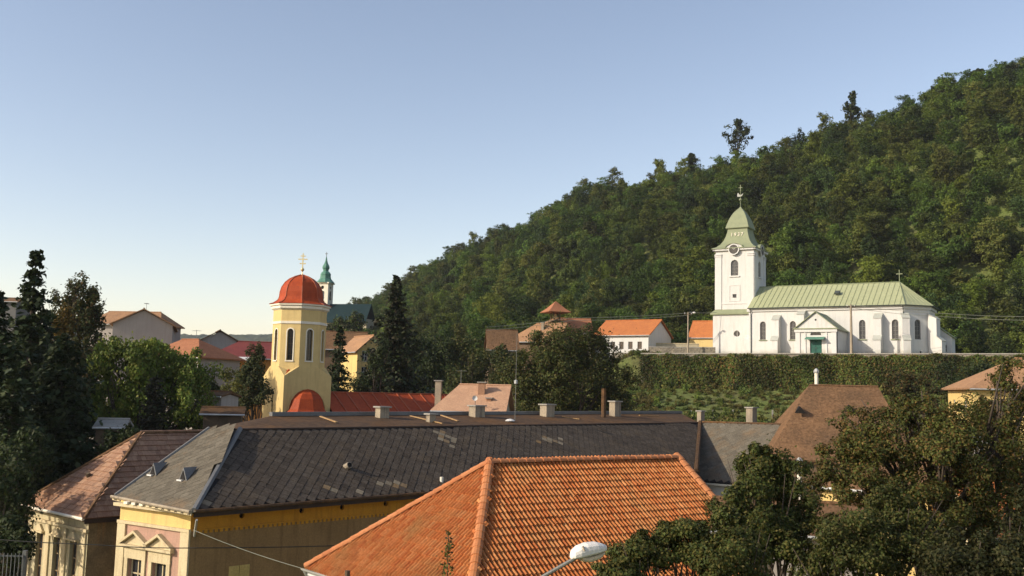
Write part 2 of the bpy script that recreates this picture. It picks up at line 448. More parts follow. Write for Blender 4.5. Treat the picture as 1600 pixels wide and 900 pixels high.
# ------------------------------------------------------------------ terrain
# columns by bearing (photo column): distance / height pairs: lawns, lower bank, ledge, foot and top of the retaining wall, terrace back, crest, beyond
COLS = [
    (-2400, [(60, 0), (90, 0), (140, 0), (200, 1), (201, 1), (330, 2), (700, 4), (1000, 5)]),
    (300, [(60, 0), (90, 1), (140, 2), (200, 3), (201, 3), (330, 4), (700, 6), (1000, 6)]),
    (470, [(60, 0), (90, 1), (140, 2), (200, 4), (201, 4), (300, 7), (660, 12), (1000, 6)]),
    (540, [(60, 0), (90, 1), (140, 2), (200, 5), (201, 5), (300, 12), (620, 25), (900, 12)]),
    (600, [(60, 0), (90, 1), (140, 3), (200, 6), (201, 6), (290, 13), (580, 37), (860, 20)]),
    (700, [(60, 0), (90, 1), (140, 4), (190, 7), (191, 7), (260, 14), (520, 51.5), (800, 31)]),
    (800, [(60, 0), (90, 1), (140, 5), (180, 9), (181, 9), (240, 15), (480, 61), (760, 40)]),
    (900, [(60, 0), (90, 2), (135, 6), (172, 9.6), (173, 12), (235, 15), (440, 72), (720, 48)]),
    (985, [(60, 0), (95, 3), (137, 6.5), (164.8, 9.8), (165.8, 13.75), (225, 14.5), (420, 69.5), (700, 48)]),
    (1150, [(60, 0), (95, 3), (138, 6.5), (158.3, 9.6), (159.3, 13.75), (205, 14.2), (380, 72.5), (650, 52)]),
    (1350, [(60, 0), (95, 3), (134, 6.5), (150.4, 9.6), (151.3, 13.75), (192, 14.2), (350, 80.5), (620, 59)]),
    (1600, [(60, 0), (95, 4), (125, 7), (141.5, 9.6), (142.4, 13.75), (182, 14.2), (330, 94), (600, 76)]),
    (2000, [(60, 0), (90, 4), (115, 7), (129, 9.6), (130, 13.75), (170, 14.2), (310, 104), (560, 86)]),
    (4000, [(60, 0), (90, 3), (115, 6), (129, 8), (130, 10), (170, 12), (310, 80), (560, 60)]),
]
CH_O, CH_A, CH_Z = Vector((34.7, 139.9, 0)), 31.0, 19.75      # church: front corner of the nave, turn, floor height
def on_v(b, v):
    """distance where the bearing b meets the line v in front of the church"""
    a = R(CH_A); ox, oy = CH_O.x + v * math.sin(a), CH_O.y + v * math.cos(a)
    u = (b * oy - ox) / (math.cos(a) + math.sin(a) * b)
    return oy - u * math.sin(a)
CB = [bear(c[0]) for c in COLS]
NEW = []
for (cpx, pts_), cb in zip(COLS, CB):
    q = []
    for (yy, zz) in pts_:
        z2 = zz + max(0.0, yy * K - 45) * 0.0433 * (0.7 if cpx < 500 else 1.0) - min(1.0, max(0.0, (yy * K - 45) / 40))
        q.append((yy * K, z2))
    if cpx >= 985:
        ye = on_v(cb, -5.2)
        dz = CH_Z - 0.05 - q[4][1]
        q = [q[0], q[1], (min(q[2][0], ye - 16), q[2][1] + dz * .6), (ye - 1.0, CH_Z - 3.7), (ye, CH_Z - .05), (max(q[5][0], ye + 38), CH_Z + .1), (q[6][0], q[6][1] + dz), (q[7][0], q[7][1] + dz)]
    NEW.append((cpx, q))
COLS = NEW
def profile(b):
    b = min(max(b, CB[0]), CB[-1])
    i = 0
    while i < len(CB) - 2 and b > CB[i + 1]: i += 1
    t = (b - CB[i]) / (CB[i + 1] - CB[i])
    return [(lerp(p[0], q[0], t), lerp(p[1], q[1], t)) for p, q in zip(COLS[i][1], COLS[i + 1][1])]
def terrain(x, y):
    if y < 30: return 0.0
    pr = profile(x / y)
    if y <= pr[0][0]: return pr[0][1]
    for k in range(len(pr) - 1):
        if y <= pr[k + 1][0]:
            t = (y - pr[k][0]) / max(pr[k + 1][0] - pr[k][0], 1e-3)
            if k >= 4: t = t * t * (3 - 2 * t) * 0.45 + t * 0.55
            return lerp(pr[k][1], pr[k + 1][1], t)
    z0 = pr[-1][1]
    return lerp(z0, 4.0, min(1, (y - pr[-1][0]) / 500))

def make_ground():
    angs = sorted(set([R(a) for a in range(-180, 180, 6)] + [math.atan(bear(px)) for px in range(-300, 2000, 10)]))
    rad = [3.0]
    while rad[-1] < 5200: rad.append(rad[-1] * (1.035 if rad[-1] > 700 or rad[-1] < 50 else 1.014))
    verts, quads = [(0, 0, 0)], []
    na = len(angs)
    for r in rad:
        for a in angs:
            x, y = r * math.sin(a), r * math.cos(a)
            verts.append((x, y, terrain(x, y) - 0.02))
    for i in range(len(rad) - 1):
        for j in range(na):
            k = (j + 1) % na
            quads.append((1 + i * na + j, 1 + i * na + k, 1 + (i + 1) * na + k, 1 + (i + 1) * na + j))
    me = np_mesh('ground', verts, quads)
    o = link('ground', me, M['ground'])
    return tag(o, kind='structure')
M['ground'] = surf('grassy_ground', (0.105, 0.14, 0.03), (0.12, 0.115, 0.04), scale=0.12, fine=0.45, fscale=1.8, bump=0.6, bscale=3, bdist=0.3)
make_ground()

# far wooded ridge on the skyline
def far_hills():
    xs = np.linspace(-1500, 1100, 560)
    ys = np.linspace(1450, 2300, 60)
    verts, quads = [], []
    for j, y in enumerate(ys):
        for x in xs:
            t = j / (len(ys) - 1)
            b = 800 + F * x / y
            top = 112 + 5 * math.sin(x * 0.0041 + 1.0) + 3 * math.sin(x * 0.013) - 0.004 * (x + 400)
            z = 8 + (top - 8) * min(1, t * 2.2) ** 0.7
            z += (random.random() - 0.5) * 5.5 * (t > 0.02)
            verts.append((x, y, z))
    n = len(xs)
    for j in range(len(ys) - 1):
        for i in range(n - 1):
            quads.append((j * n + i, j * n + i + 1, (j + 1) * n + i + 1, (j + 1) * n + i))
    o = link('far_hills', np_mesh('far_hills', verts, quads), M['farwood'])
    tag(o, kind='structure')
M['farwood'] = surf('far_woodland', (0.035, 0.05, 0.02), (0.055, 0.06, 0.025), scale=0.02, fine=0.4, fscale=0.08, bump=0)
far_hills()

# ------------------------------------------------------------------ building helpers
Z3 = Vector((0, 0, 1))
def window(t, o, ud, nout, uc, z0, w, h, recess=0.12, frame=None, pane=None, kind='rect', bars=(1, 1), name='window', fw=0.07):
    """frame (part) with a pane (sub-part), set back in the opening"""
    o, ud, nout = Vector(o), Vector(ud), Vector(nout)
    frame, pane = frame or M['whitetrim'], pane or M['glass']
    mb = MB()
    q = o - nout * recess
    def bar(u0, u1, za, zb, d=0.05):
        mb.obox(q + ud * u0 + Z3 * za, ud * (u1 - u0), nout * -d, Z3 * (zb - za))
    a, b = uc - w / 2, uc + w / 2
    zt = z0 + h
    if kind == 'rect':
        bar(a, a + fw, z0, zt); bar(b - fw, b, z0, zt); bar(a + fw, b - fw, z0, z0 + fw); bar(a + fw, b - fw, zt - fw, zt)
        for k in range(bars[0]):
            uu = lerp(a, b, (k + 1) / (bars[0] + 1)); bar(uu - fw / 2.5, uu + fw / 2.5, z0 + fw, zt - fw)
        for k in range(bars[1]):
            zz = lerp(z0, zt, (k + 1) / (bars[1] + 1)); bar(a + fw, b - fw, zz - fw / 2.5, zz + fw / 2.5, 0.045)
        poly = rect(a + 0.01, b - 0.01, z0 + 0.01, zt - 0.01)
    else:
        outer = arch(uc, z0, w, h) if kind == 'arch' else circ(uc, z0 + h / 2, w / 2)
        cx, cz = uc, (z0 + h / 2)
        inner = [(cx + (u - cx) * (1 - 2 * fw / w), cz + (z - cz) * (1 - 2 * fw / h)) for u, z in outer]
        n = len(outer)
        A = [q + ud * u + Z3 * z for u, z in outer]; B = [q + ud * u + Z3 * z for u, z in inner]
        C = [p - nout * 0.05 for p in B]
        mb.add(A + B + C, [(i, (i + 1) % n, (i + 1) % n + n, i + n) for i in range(n)] + [(i + n, (i + 1) % n + n, (i + 1) % n + 2 * n, i + 2 * n) for i in range(n)])
        bar(uc - fw / 3, uc + fw / 3, z0 + fw * 0.8, zt - fw * 0.8)
        for k in range(bars[1]):
            zz = lerp(z0, zt, (k + 1) / (bars[1] + 1.6)); bar(a + fw * 0.8, b - fw * 0.8, zz - fw / 3, zz + fw / 3, 0.045)
        poly = outer
    f = mb.build(name, frame, t)
    pb = MB(); pb.extrude(poly, q - nout * 0.03, ud, Z3, -nout, 0.03)
    pb.build('pane', pane, f)
    return f

def chimney(t, x, y, z0, z1, w=0.6, d=0.6, mat=None, cap=0.08, ang=0.0, pot=False):
    mb = MB()
    c, s_ = math.cos(ang), math.sin(ang)
    ux, uy = Vector((c, s_, 0)), Vector((-s_, c, 0))
    o = Vector((x, y, z0))
    mb.obox(o - ux * w / 2 - uy * d / 2, ux * w, uy * d, Z3 * (z1 - z0))
    ch = mb.build('chimney', mat or M['chimney'], t)
    cb = MB(); e = 0.1
    cb.obox(Vector((x, y, z1)) - ux * (w / 2 + e) - uy * (d / 2 + e), ux * (w + 2 * e), uy * (d + 2 * e), Z3 * cap)
    cb.build('chimney_cap', M['concrete'], ch)
    if pot:
        pb = MB(); pb.lathe((x, y, z1 + cap), [(0.12, 0), (0.1, 0.35), (0.12, 0.4)], 8); pb.build('chimney_pot', M['brickchimney'], ch)
    return ch

def house(name, label, cat, px, Y, zb, rot, L, W, eave, ridge, wallm, roofm, hip=(0, 0), ov=0.4, wins=(), chims=(), group=None, center=None, gutter=True, winframe=None, rth=0.14, hipz=None):
    """local: u along the ridge, v back; front wall at v = -W/2. eave / ridge are heights above the sea of the base datum"""
    cx, cy = center if center else XY(px, Y)
    t = thing(name, label, cat, (cx, cy, zb), R(rot), group)
    h, hr = eave - zb, ridge - zb
    l, w = L / 2, W / 2
    slope = (hr - h) / w
    mb = MB()
    holes = {'f': [], 'r': [], 'l': [], 'b': []}
    for wd in wins: holes[wd[0]].append(rect(wd[1] - wd[3] / 2, wd[1] + wd[3] / 2, wd[2], wd[2] + wd[4]))
    faces = {'f': ((0, -w, 0), (1, 0, 0), (0, -1, 0), l), 'b': ((0, w, 0), (-1, 0, 0), (0, 1, 0), l), 'r': ((l, 0, 0), (0, 1, 0), (1, 0, 0), w), 'l': ((-l, 0, 0), (0, -1, 0), (-1, 0, 0), w)}
    for k, (o, ud, nd, half) in faces.items():
        outer = rect(-half, half, -2.5, h)
        if k == 'r' and hip[1] == 0 or k == 'l' and hip[0] == 0:
            outer = [(-half, -2.5), (half, -2.5), (half, h), (0, hr - 0.06), (-half, h)]
        mb.wall(o, ud, nd, outer, holes[k], 0.2)
    mb.build('wall', wallm, t)
    for wd in wins:
        o, ud, nd, half = faces[wd[0]]
        window(t, o, ud, nd, wd[1], wd[2], wd[3], wd[4], frame=winframe)
    rb = MB()
    dz = slope * ov
    e = h - dz
    x0, x1 = -l - ov, l + ov
    a = -l + hip[0] if hip[0] else x0
    b = l - hip[1] if hip[1] else x1
    y0, y1 = -w - ov, w + ov
    up = rth + 0.02
    p = lambda x, y, z: (x, y, z + up)
    rb.slab([p(x0, y0, e), p(x1, y0, e), p(b, 0, hr), p(a, 0, hr)], rth)
    rb.slab([p(x1, y1, e), p(x0, y1, e), p(a, 0, hr), p(b, 0, hr)], rth)
    if hip[0]: rb.slab([p(x0, y1, e), p(x0, y0, e), p(a, 0, hr)], rth)
    if hip[1]: rb.slab([p(x1, y0, e), p(x1, y1, e), p(b, 0, hr)], rth)
    rf = rb.build('roof', roofm, t)
    cap = MB()
    cap.tube([(a, 0, hr + up), (b, 0, hr + up)], 0.1, 6)
    cap.build('ridge_cap', roofm, rf)
    if gutter:
        g = MB(); g.tube([(x0, y0 - 0.05, e + 0.06), (x1, y0 - 0.05, e + 0.06)], 0.07, 6); g.build('gutter', M['zinc'], t)
    for c in chims: chimney(t, c[0], c[1], h - 0.3, c[2] - zb, *c[3:])
    return t

def lay(poly, origin, e, g, dx, dy, stagger=0.0, margin=0.0):
    """grid points (as plane coordinates) inside the polygon; e, g unit axes in the plane"""
    pts2 = [((Vector(p) - origin).dot(e), (Vector(p) - origin).dot(g)) for p in poly]
    xs, ys = [p[0] for p in pts2], [p[1] for p in pts2]
    n = len(pts2)
    area = sum(pts2[i][0] * pts2[(i + 1) % n][1] - pts2[(i + 1) % n][0] * pts2[i][1] for i in range(n))
    sg = 1 if area > 0 else -1
    def inside(x, y):
        for i in range(n):
            ax, ay = pts2[i]; bx, by = pts2[(i + 1) % n]
            ln = math.hypot(bx - ax, by - ay)
            if sg * ((bx - ax) * (y - ay) - (by - ay) * (x - ax)) / ln < -margin: return False
        return True
    out = []
    j, y = 0, min(ys)
    while y < max(ys):
        x = min(xs) + (stagger if j % 2 else 0)
        while x < max(xs):
            if inside(x, y): out.append((x, y, j))
            x += dx
        y += dy; j += 1
    return out

def pieces(t, parent, spots, mesh_vf, name, stuff_name, mat, score, limit=300, special=None):
    """spots: world matrices; the ones that show largest become parts, the others one joined part"""
    order = sorted(range(len(spots)), key=lambda i: -score[i])
    single = set(order[:limit])
    me = bpy.data.meshes.new(name)
    me.from_pydata(mesh_vf[0], [], mesh_vf[1]); me.update(); me.materials.append(mat)
    rl = Matrix.Translation(-root_of(parent).location)
    special = special or {}
    sm = {}
    mb = MB()
    for i, mt in enumerate(spots):
        if i in single:
            data = me
            if i in special:
                if special[i].name not in sm:
                    m2 = me.copy(); m2.materials.clear(); m2.materials.append(special[i]); sm[special[i].name] = m2
                data = sm[special[i].name]
            o = bpy.data.objects.new(name, data)
            COL.objects.link(o)
            o.parent = parent
            o.matrix_basis = rl @ mt
        else:
            mb.add([mt @ Vector(v) for v in mesh_vf[0]], mesh_vf[1])
    if mb.v: mb.build(stuff_name, mat, parent, world=True, kind='stuff')

def frame_mat(p, e, g, n):
    return Matrix(((e.x, g.x, n.x, p.x), (e.y, g.y, n.y, p.y), (e.z, g.z, n.z, p.z), (0, 0, 0, 1)))

def clay_tile(w=0.145, l=0.41, hgt=0.08, tilt=0.04):
    us = [-0.5, -0.3, -0.1, 0.1, 0.3, 0.5]
    zs = [-0.25, 0.75, 1.0, 0.75, 0.1, -0.3]
    vs = []
    for y, lift in ((0, tilt), (l, 0.0)):
        vs += [(u * w, y, z * hgt + lift) for u, z in zip(us, zs)]
    vs += [(u * w, 0, -0.02) for u in us]
    fs = [(i, i + 1, i + 7, i + 6) for i in range(5)] + [(i + 12, i + 13, i + 1, i) for i in range(5)]
    return vs, fs
def diamond_slate(r=0.29, tilt=0.016):
    vs = [(0, -r, tilt), (r, 0, tilt * 0.55), (0, r, 0.002), (-r, 0, tilt * 0.55), (0, -r, -0.012), (r, 0, -0.012), (-r, 0, -0.012)]
    return vs, [(0, 1, 2, 3), (4, 5, 1, 0), (6, 4, 0, 3)]
def flat_tile(w=0.19, l=0.34, tilt=0.03):
    vs = [(-w / 2, 0, tilt), (w / 2, 0, tilt), (w / 2, l, 0), (-w / 2, l, 0), (-w / 2, 0, -0.01), (w / 2, 0, -0.01)]
    return vs, [(0, 1, 2, 3), (4, 5, 1, 0)]

def seen_score(p):
    """how large a piece shows: nearness, none if out of frame"""
    if p.y < 1: return -1
    px, py = proj(p)
    s = 1000 / p.y
    return s if (0 < px < 1600 and 0 < py < 900) else s - 1000

# ------------------------------------------------------------------ red tiled hip roof in front
def tiled_house():
    C1, C2 = PZ(480, 881, 7.65), PZ(731, 960, 7.65)
    R1, R2 = PZ(765, 719, 11.5), PZ(1060, 712, 11.5)
    C1, C2, R1, R2 = [p - Z3 * .17 for p in (C1, C2, R1, R2)]
    d = (R2 - R1).normalized()
    C3 = C2 + d * 13.2
    C4 = C1 + d * 14.5
    base = Vector((0, 35, 0))
    t = thing('tiled_house', 'house in front with a bright orange-red clay pantile hip roof', 'house', base)
    ctr = (C1 + C2 + C3 + C4) / 4
    w = [p + (ctr - p).normalized() * 0.75 for p in (C1, C2, C3, C4)]
    mb = MB()
    mb.loft([[(p.x, p.y, 0) for p in w], [(p.x, p.y, 7.42) for p in w]], False, False)
    mb.build('wall', M['creamtrim'], t, world=True)
    rb = MB()
    for poly in ((C1, C2, R1), (C2, C3, R2, R1), (C3, C4, R2), (C4, C1, R1, R2)): rb.slab(poly, 0.12)
    roof = rb.build('roof', M['deck'], t, world=True)
    spots, score = [], []
    def face(poly, a, b):
        e = (b - a).normalized()
        n = (b - a).cross(poly[2] - a).normalized()
        if n.z < 0: n = -n
        g = n.cross(e)
        for x, y, j in lay(poly, a, e, g, 0.172, 0.345, 0.0, 0.02):
            slip = random.uniform(.04, .1) if random.random() < .012 else 0.0
            p = a + e * (x + random.uniform(-.006, .006)) + g * (y - 0.03 - slip) + n * (0.02 + random.uniform(0, .014) + .018 * math.sin(x * .8 + 1) * math.sin(y * 1.1))
            ee = (e + n * random.uniform(-.02, .02)).normalized()
            spots.append(frame_mat(p, ee, (g + e * random.uniform(-.035, .035)).normalized(), n))
            score.append(seen_score(p))
    face([C1, C2, R1], C1, C2)
    face([C2, C3, R2, R1], C2, C3)
    pieces(t, roof, spots, clay_tile(), 'tile', 'small_tiles', M['red_tile'], score)
    # ridge and hip tiles
    def half_tile():
        vs, fs, n = [], [], 6
        for y, r in ((0, 0.185), (0.44, 0.155)):
            vs += [(r * math.cos(math.pi * k / n), y, r * 0.75 * math.sin(math.pi * k / n) - 0.03) for k in range(n + 1)]
        fs = [(k, k + 1, k + n + 2, k + n + 1) for k in range(n)] + [tuple(range(n, -1, -1))]
        return vs, [tuple(reversed(f)) for f in fs]
    hv, hf = half_tile()
    hm = bpy.data.meshes.new('ridge_tile'); hm.from_pydata(hv, [], hf); hm.update(); hm.materials.append(M['ridge_tile'])
    for a, b in ((C1, R1), (C2, R1), (R1, R2), (C3, R2)):
        g = (b - a).normalized()
        n = (Z3 - g * g.z).normalized()
        e = g.cross(n)
        k = 0.0
        while k < (b - a).length - 0.15:
            o = bpy.data.objects.new('ridge_tile', hm)
            COL.objects.link(o); o.parent = roof
            o.matrix_basis = Matrix.Translation(-base) @ frame_mat(a + g * k + n * (0.115 + random.uniform(0, .012)), e, g, n)
            k += 0.38
    # gutter along the side eave
    dirg = (C2 - C1).normalized(); out = Vector((-dirg.y, dirg.x, 0)) * -1
    out = out if out.dot(C1 - ctr) > 0 else -out
    gb = MB()
    rings = []
    for p in (C1 - dirg * 0.1, C2 + dirg * 0.1):
        c = p + out * 0.1 + Z3 * 0.03
        rings.append([c + out * (0.11 * math.cos(a)) + Z3 * (0.11 * math.sin(a)) for a in [math.pi + math.pi * k / 6 for k in range(7)]] + [c + out * (0.095 * math.cos(a)) + Z3 * (0.095 * math.sin(a)) for a in [2 * math.pi - math.pi * k / 6 for k in range(7)]])
    gb.loft(rings)
    gb.build('gutter', M['zinc'], t, world=True)
    fb = MB(); q = C1 + out * 0.0
    fb.obox(C1 + out * 0.005 - Z3 * 0.22, (C2 - C1), -out * 0.04, Z3 * 0.2)
    fb.build('fascia', M['whitetrim'], t, world=True)
    hb = MB(); pq = P(543, 893, 39.0); hb.tube([(pq.x, pq.y, 6.9), (pq.x, pq.y, pq.z + 0.03)], 0.09, 8)
    hb.build('gutter_bracket', M['wood'], t, world=True)
    db = MB(); q = C1 + out * 0.1; db.tube([q - Z3 * 0.06, q - Z3 * 0.5 - out * 0.25, (q.x - out.x * 0.3, q.y - out.y * 0.3, 0.05)], 0.06, 8)
    db.build('downpipe', M['zinc'], t, world=True)
tiled_house()

# ------------------------------------------------------------------ long building with the slate mansard
D = Vector((0.688, 0.726, 0)).normalized()
NL = Vector((D.y, -D.x, 0))
def slate_house():
    A, B = PZ(180, 775, 8.8), PZ(303, 799, 8.8)
    Re = B + D * 37.6
    C, Dd = PZ(375, 672, 11.76), PZ(327, 670, 11.76)
    Te = PZ(1094, 661, 11.76)
    E, Ke = P(423, 650, 65), P(1064, 646, 102)
    Bk, Ak = Ke + Vector((-2, 3.5, -2.6)), E + Vector((-4.5, 3.0, -2.8))
    t = thing('slate_house', 'long yellow building with a dark slate mansard roof and pink street front', 'house', (0, 50, 0))
    # walls
    Aw, Bw = PZ(188, 800, 8.2), PZ(298, 815, 8.2); Aw.z = Bw.z = 0
    Rw = Re - NL * 0.45; Rw.z = 0
    fd = (Aw - Bw).normalized(); flen = (Aw - Bw).length
    nf = Vector((fd.y, -fd.x, 0)); nf = nf if nf.y < 0 else -nf
    ld = (Rw - Bw).normalized(); llen = (Rw - Bw).length
    nl = Vector((ld.y, -ld.x, 0))
    def u_at(o_, d_, px_, py_):
        r_ = bear(px_, py_)
        return (o_.x - r_ * o_.y) / (r_ * d_.y - d_.x)
    wz = [(u_at(Bw, fd, 250, 880), 4.35, 0.95, 1.95), (u_at(Bw, fd, 212, 875), 4.35, 0.95, 1.95)]
    mb = MB()
    holes = [rect(u - w / 2, u + w / 2, z, z + h) for u, z, w, h in wz]
    mb.wall(Bw, fd, nf, rect(0, flen, 0, 7.8), holes, 0.25, 0)
    vents = []
    for px in (378, 471, 534, 602):
        vents.append(u_at(Bw, ld, px, 808))
    us = u_at(Bw, ld, 374, 885)
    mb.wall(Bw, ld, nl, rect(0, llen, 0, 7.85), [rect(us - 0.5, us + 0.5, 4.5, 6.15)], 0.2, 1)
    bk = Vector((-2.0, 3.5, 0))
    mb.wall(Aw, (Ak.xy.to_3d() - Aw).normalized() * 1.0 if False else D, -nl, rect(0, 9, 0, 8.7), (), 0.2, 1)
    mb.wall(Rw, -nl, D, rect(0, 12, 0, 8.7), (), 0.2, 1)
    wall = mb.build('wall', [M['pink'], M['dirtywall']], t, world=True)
    b2 = MB()
    b2.wall(Bw, ld, nl, rect(0, llen, 7.85, 8.76), [circ(u, 8.28, 0.13) for u in vents], 0.2)
    b2.obox(Bw + Z3 * 7.8 + nl * 0.0 , ld * llen, nl * 0.05, Z3 * 0.06)
    b2.build('upper_band', M['yellowband'], wall, world=True)
    for u in vents:
        vb = MB(); vb.extrude(circ(u, 8.28, 0.129), Bw - nl * 0.15, ld, Z3, -nl, 0.04)
        vb.build('vent_hole', M['black'], wall, world=True)
    for k in range(60):
        pass
    db = MB()
    for k in range(44):
        db.obox(Bw + ld * (0.15 + k * 0.24) + Z3 * 7.68, ld * 0.13, nl * 0.05, Z3 * 0.12)
    db.build('dentil_course', M['yellowband'], wall, world=True, kind='stuff')
    b3 = MB(); b3.wall(Bw, fd, nf, rect(0, flen, 7.8, 8.76), (), 0.2)
    b3.build('frieze', M['yellowlit'], wall, world=True)
    b4 = MB(); b4.obox(Bw + Z3 * 7.75 - fd * 0.06, fd * (flen + 0.1), nf * 0.12, Z3 * 0.13)
    b4.build('string_course', M['creamtrim'], wall, world=True)
    for u0 in (-0.03, flen - 0.5):
        pb = MB(); pb.obox(Bw + fd * u0, fd * 0.53, nf * 0.09, Z3 * 7.74); pb.build('corner_pilaster', M['creamtrim'], wall, world=True)
    b5 = MB(); b5.obox(Bw + Z3 * 8.5 - fd * 0.1, fd * (flen + 0.25), nf * 0.28, Z3 * 0.14); b5.build('cornice', M['creamtrim'], wall, world=True)
    for k in range(int(flen / 0.52)):
        cb = MB(); cb.obox(Bw + Z3 * 8.645 + fd * (0.1 + k * 0.52), fd * 0.24, nf * 0.36, Z3 * 0.1); cb.build('bracket', M['creamwhite'], wall, world=True)
    for u, z, w, h in wz:
        win = wfix(t, Bw, fd, nf, u, z, w, h)
        sb = MB()
        for s_ in (-1, 1):
            x = u + s_ * (w / 2 + 0.11)
            sb.obox(Bw + fd * (x - 0.11) + Z3 * (z - 0.1), fd * 0.22, nf * 0.07, Z3 * (h + 0.1))
        sb.obox(Bw + fd * (u - w / 2 - 0.24) + Z3 * (z + h), fd * (w + 0.48), nf * 0.08, Z3 * 0.5)
        sb.build('window_surround', M['creamtrim'], win, world=True)
        pb = MB()
        zt = z + h + 0.5
        pw = w / 2 + 0.42
        pb.obox(Bw + fd * (u - pw) + Z3 * zt, fd * 2 * pw, nf * 0.24, Z3 * 0.1)
        for s_ in (-1, 1):
            a0, a1 = Bw + fd * (u + s_ * pw) + Z3 * (zt + 0.1), Bw + fd * u + Z3 * (zt + 0.62)
            ax = (a1 - a0)
            up = Z3 * 0.12
            if s_ < 0: pb.obox(a0, ax, nf * 0.24, up)
            else: pb.obox(a0 + nf * 0.24, ax, nf * -0.24, up)
        pb.extrude([(u - pw + 0.1, zt + 0.1), (u + pw - 0.1, zt + 0.1), (u, zt + 0.58)], Bw + nf * 0.001, fd, Z3, nf, 0.06)
        pb.build('pediment', M['creamtrim'], win, world=True)
        kb = MB(); kb.obox(Bw + fd * (u - w / 2 - 0.3) + Z3 * (z - 0.2), fd * (w + 0.6), nf * 0.16, Z3 * 0.1); kb.build('sill', M['creamtrim'], win, world=True)
    # shutters half open on the long wall
    for s_ in (0, 1):
        hb = MB(); hb.obox(Bw + ld * (us - 0.5 + s_ * 0.51) + Z3 * 4.5 - nl * 0.02, ld * 0.48, nl * 0.05, Z3 * 1.65)
        for k in range(9): hb.obox(Bw + ld * (us - 0.44 + s_ * 0.51) + Z3 * (4.6 + k * 0.17) + nl * 0.03, ld * 0.36, nl * 0.025, Z3 * 0.05)
        hb.build('shutter', M['shutter'], t, world=True)
    bb = MB(); bb.tube([B + Vector((0.1, 0.1, -0.35)), Bw + ld * 0.15 + nl * 0.1 + Z3 * 7.6], 0.05, 6)
    bb.build('downpipe_elbow', M['zinc'], t, world=True)
    # roof shell
    rb = MB()
    rb.slab([B, Re, Te, C], 0.1); rb.slab([A, B, C, Dd], 0.1); rb.slab([A + D * 11, A, Dd, E], 0.1)
    roof = rb.build('roof', M['deckgrey'], t, world=True)
    ub = MB()
    ub.slab([C, Te, Ke, E], 0.1, 0); ub.slab([Dd, C, E], 0.1, 0); ub.slab([Ke, Bk, Ak, E], 0.1)
    ub.build('upper_roof', M['rust'], roof, world=True)
    eb = MB()
    eb.obox(B - Z3 * 0.25 - NL * 0.02, Re - B, NL * 0.05, Z3 * 0.24)
    eb.build('fascia', M['darkwood'], roof, world=True)
    sb = MB(); sb.obox(Bw + nl * 0.0 + Z3 * 8.7, ld * llen, nl * 0.42, Z3 * 0.05); sb.build('soffit', M['darkwood'], roof, world=True)
    gb = MB(); gb.tube([B + Z3 * 0.0 + NL * 0.1, Re + NL * 0.1], 0.075, 7); gb.build('gutter', M['rust'], roof, world=True)
    hb = MB(); hb.tube([B + Z3 * 0.03, C + Z3 * 0.05], 0.13, 6); hb.build('hip_flashing', M['ridgemetal'], roof, world=True)
    tb = MB(); tb.tube([Dd + Z3 * 0.02, C + Z3 * 0.02, Te + Z3 * 0.02], 0.07, 6); tb.build('edge_flashing', M['darkwood'], roof, world=True)
    # grey parapet strip along the ridge
    kb = MB()
    kd = (Ke - E)
    kn = Vector((kd.y, -kd.x, 0)).normalized() * 0.3
    kb.obox(E + Z3 * 0.0 + kn * 0.5, kd, -kn, Z3 * 0.22); kb.build('ridge_strip', M['ridgemetal'], roof, world=True)
    # slates on the long slope
    spots, score, tan = [], [], {}
    L = 37.6; x0c = (C - B).dot(D)
    r = 0.265
    ny = int(6.4 / r) + 1
    for j in range(ny):
        for i in range(int(46 / (2 * r)) + 1):
            x = i * 2 * r + (r if j % 2 else 0)
            Ex = B + D * x
            Tx = C + (Te - C) * ((x - x0c) / ((Te - C).dot(D))) if x > x0c else C + (Te - C) * ((x - x0c) / ((Te - C).dot(D)))
            sl = (Tx - Ex).length
            y = 0.22 + j * r
            if y > sl - 0.1 or x < x0c * y / sl + 0.12 or x > lerp(L, (Te - B).dot(D), y / sl) - 0.2: continue
            g = (Tx - Ex).normalized(); n = D.cross(g).normalized()
            if n.z < 0: n = -n
            gg = n.cross(D)
            p = Ex + g * y + n * (0.018 + random.uniform(0, .014) + .02 * math.sin(x * .45) * math.sin(y * .9 + x * .2))
            k = len(spots)
            a = random.gauss(0, .035) if random.random() < .93 else random.uniform(-.25, .25)
            e2 = (D * math.cos(a) + gg * math.sin(a)); g2 = (gg * math.cos(a) - D * math.sin(a))
            spots.append(frame_mat(p, e2, g2, n)); score.append(seen_score(p))
            px, py = proj(p)
            near = any(abs(px - q[0]) < q[2] and abs(py - q[1]) < q[3] for q in ((515, 768, 7, 7), (563, 765, 8, 6), (330, 780, 8, 6), (362, 768, 6, 6), (620, 757, 16, 5), (690, 682, 10, 8), (708, 690, 6, 8), (850, 685, 12, 5), (868, 690, 8, 6), (590, 757, 6, 4)))
            if near and random.random() < .6: tan[k] = M['slate_tan']; score[k] += 500
    pieces(t, roof, spots, diamond_slate(r * 0.95), 'slate', 'small_slates', M['slate'], score, special=tan)
    # slates on the street hip
    e = (B - A).normalized(); n = (B - A).cross(Dd - A).normalized(); n = n if n.z > 0 else -n
    g = n.cross(e)
    mb = MB(); vf = diamond_slate(r * 1.0)
    for x, y, j in lay([A, B, C, Dd], A, e, g, 2 * r, r, r, 0.06):
        mt = frame_mat(A + e * x + g * y + n * (0.012 + random.uniform(0, .008)), e, g, n)
        mb.add([mt @ Vector(v) for v in vf[0]], vf[1])
    mb.build('street_slope_slates', M['slate_lit'], roof, world=True, kind='stuff')
    vb = MB(); vb.tube([A + Z3 * .03, Dd + Z3 * .04], 0.09, 6); vb.build('verge_flashing', M['ridgemetal'], roof, world=True)
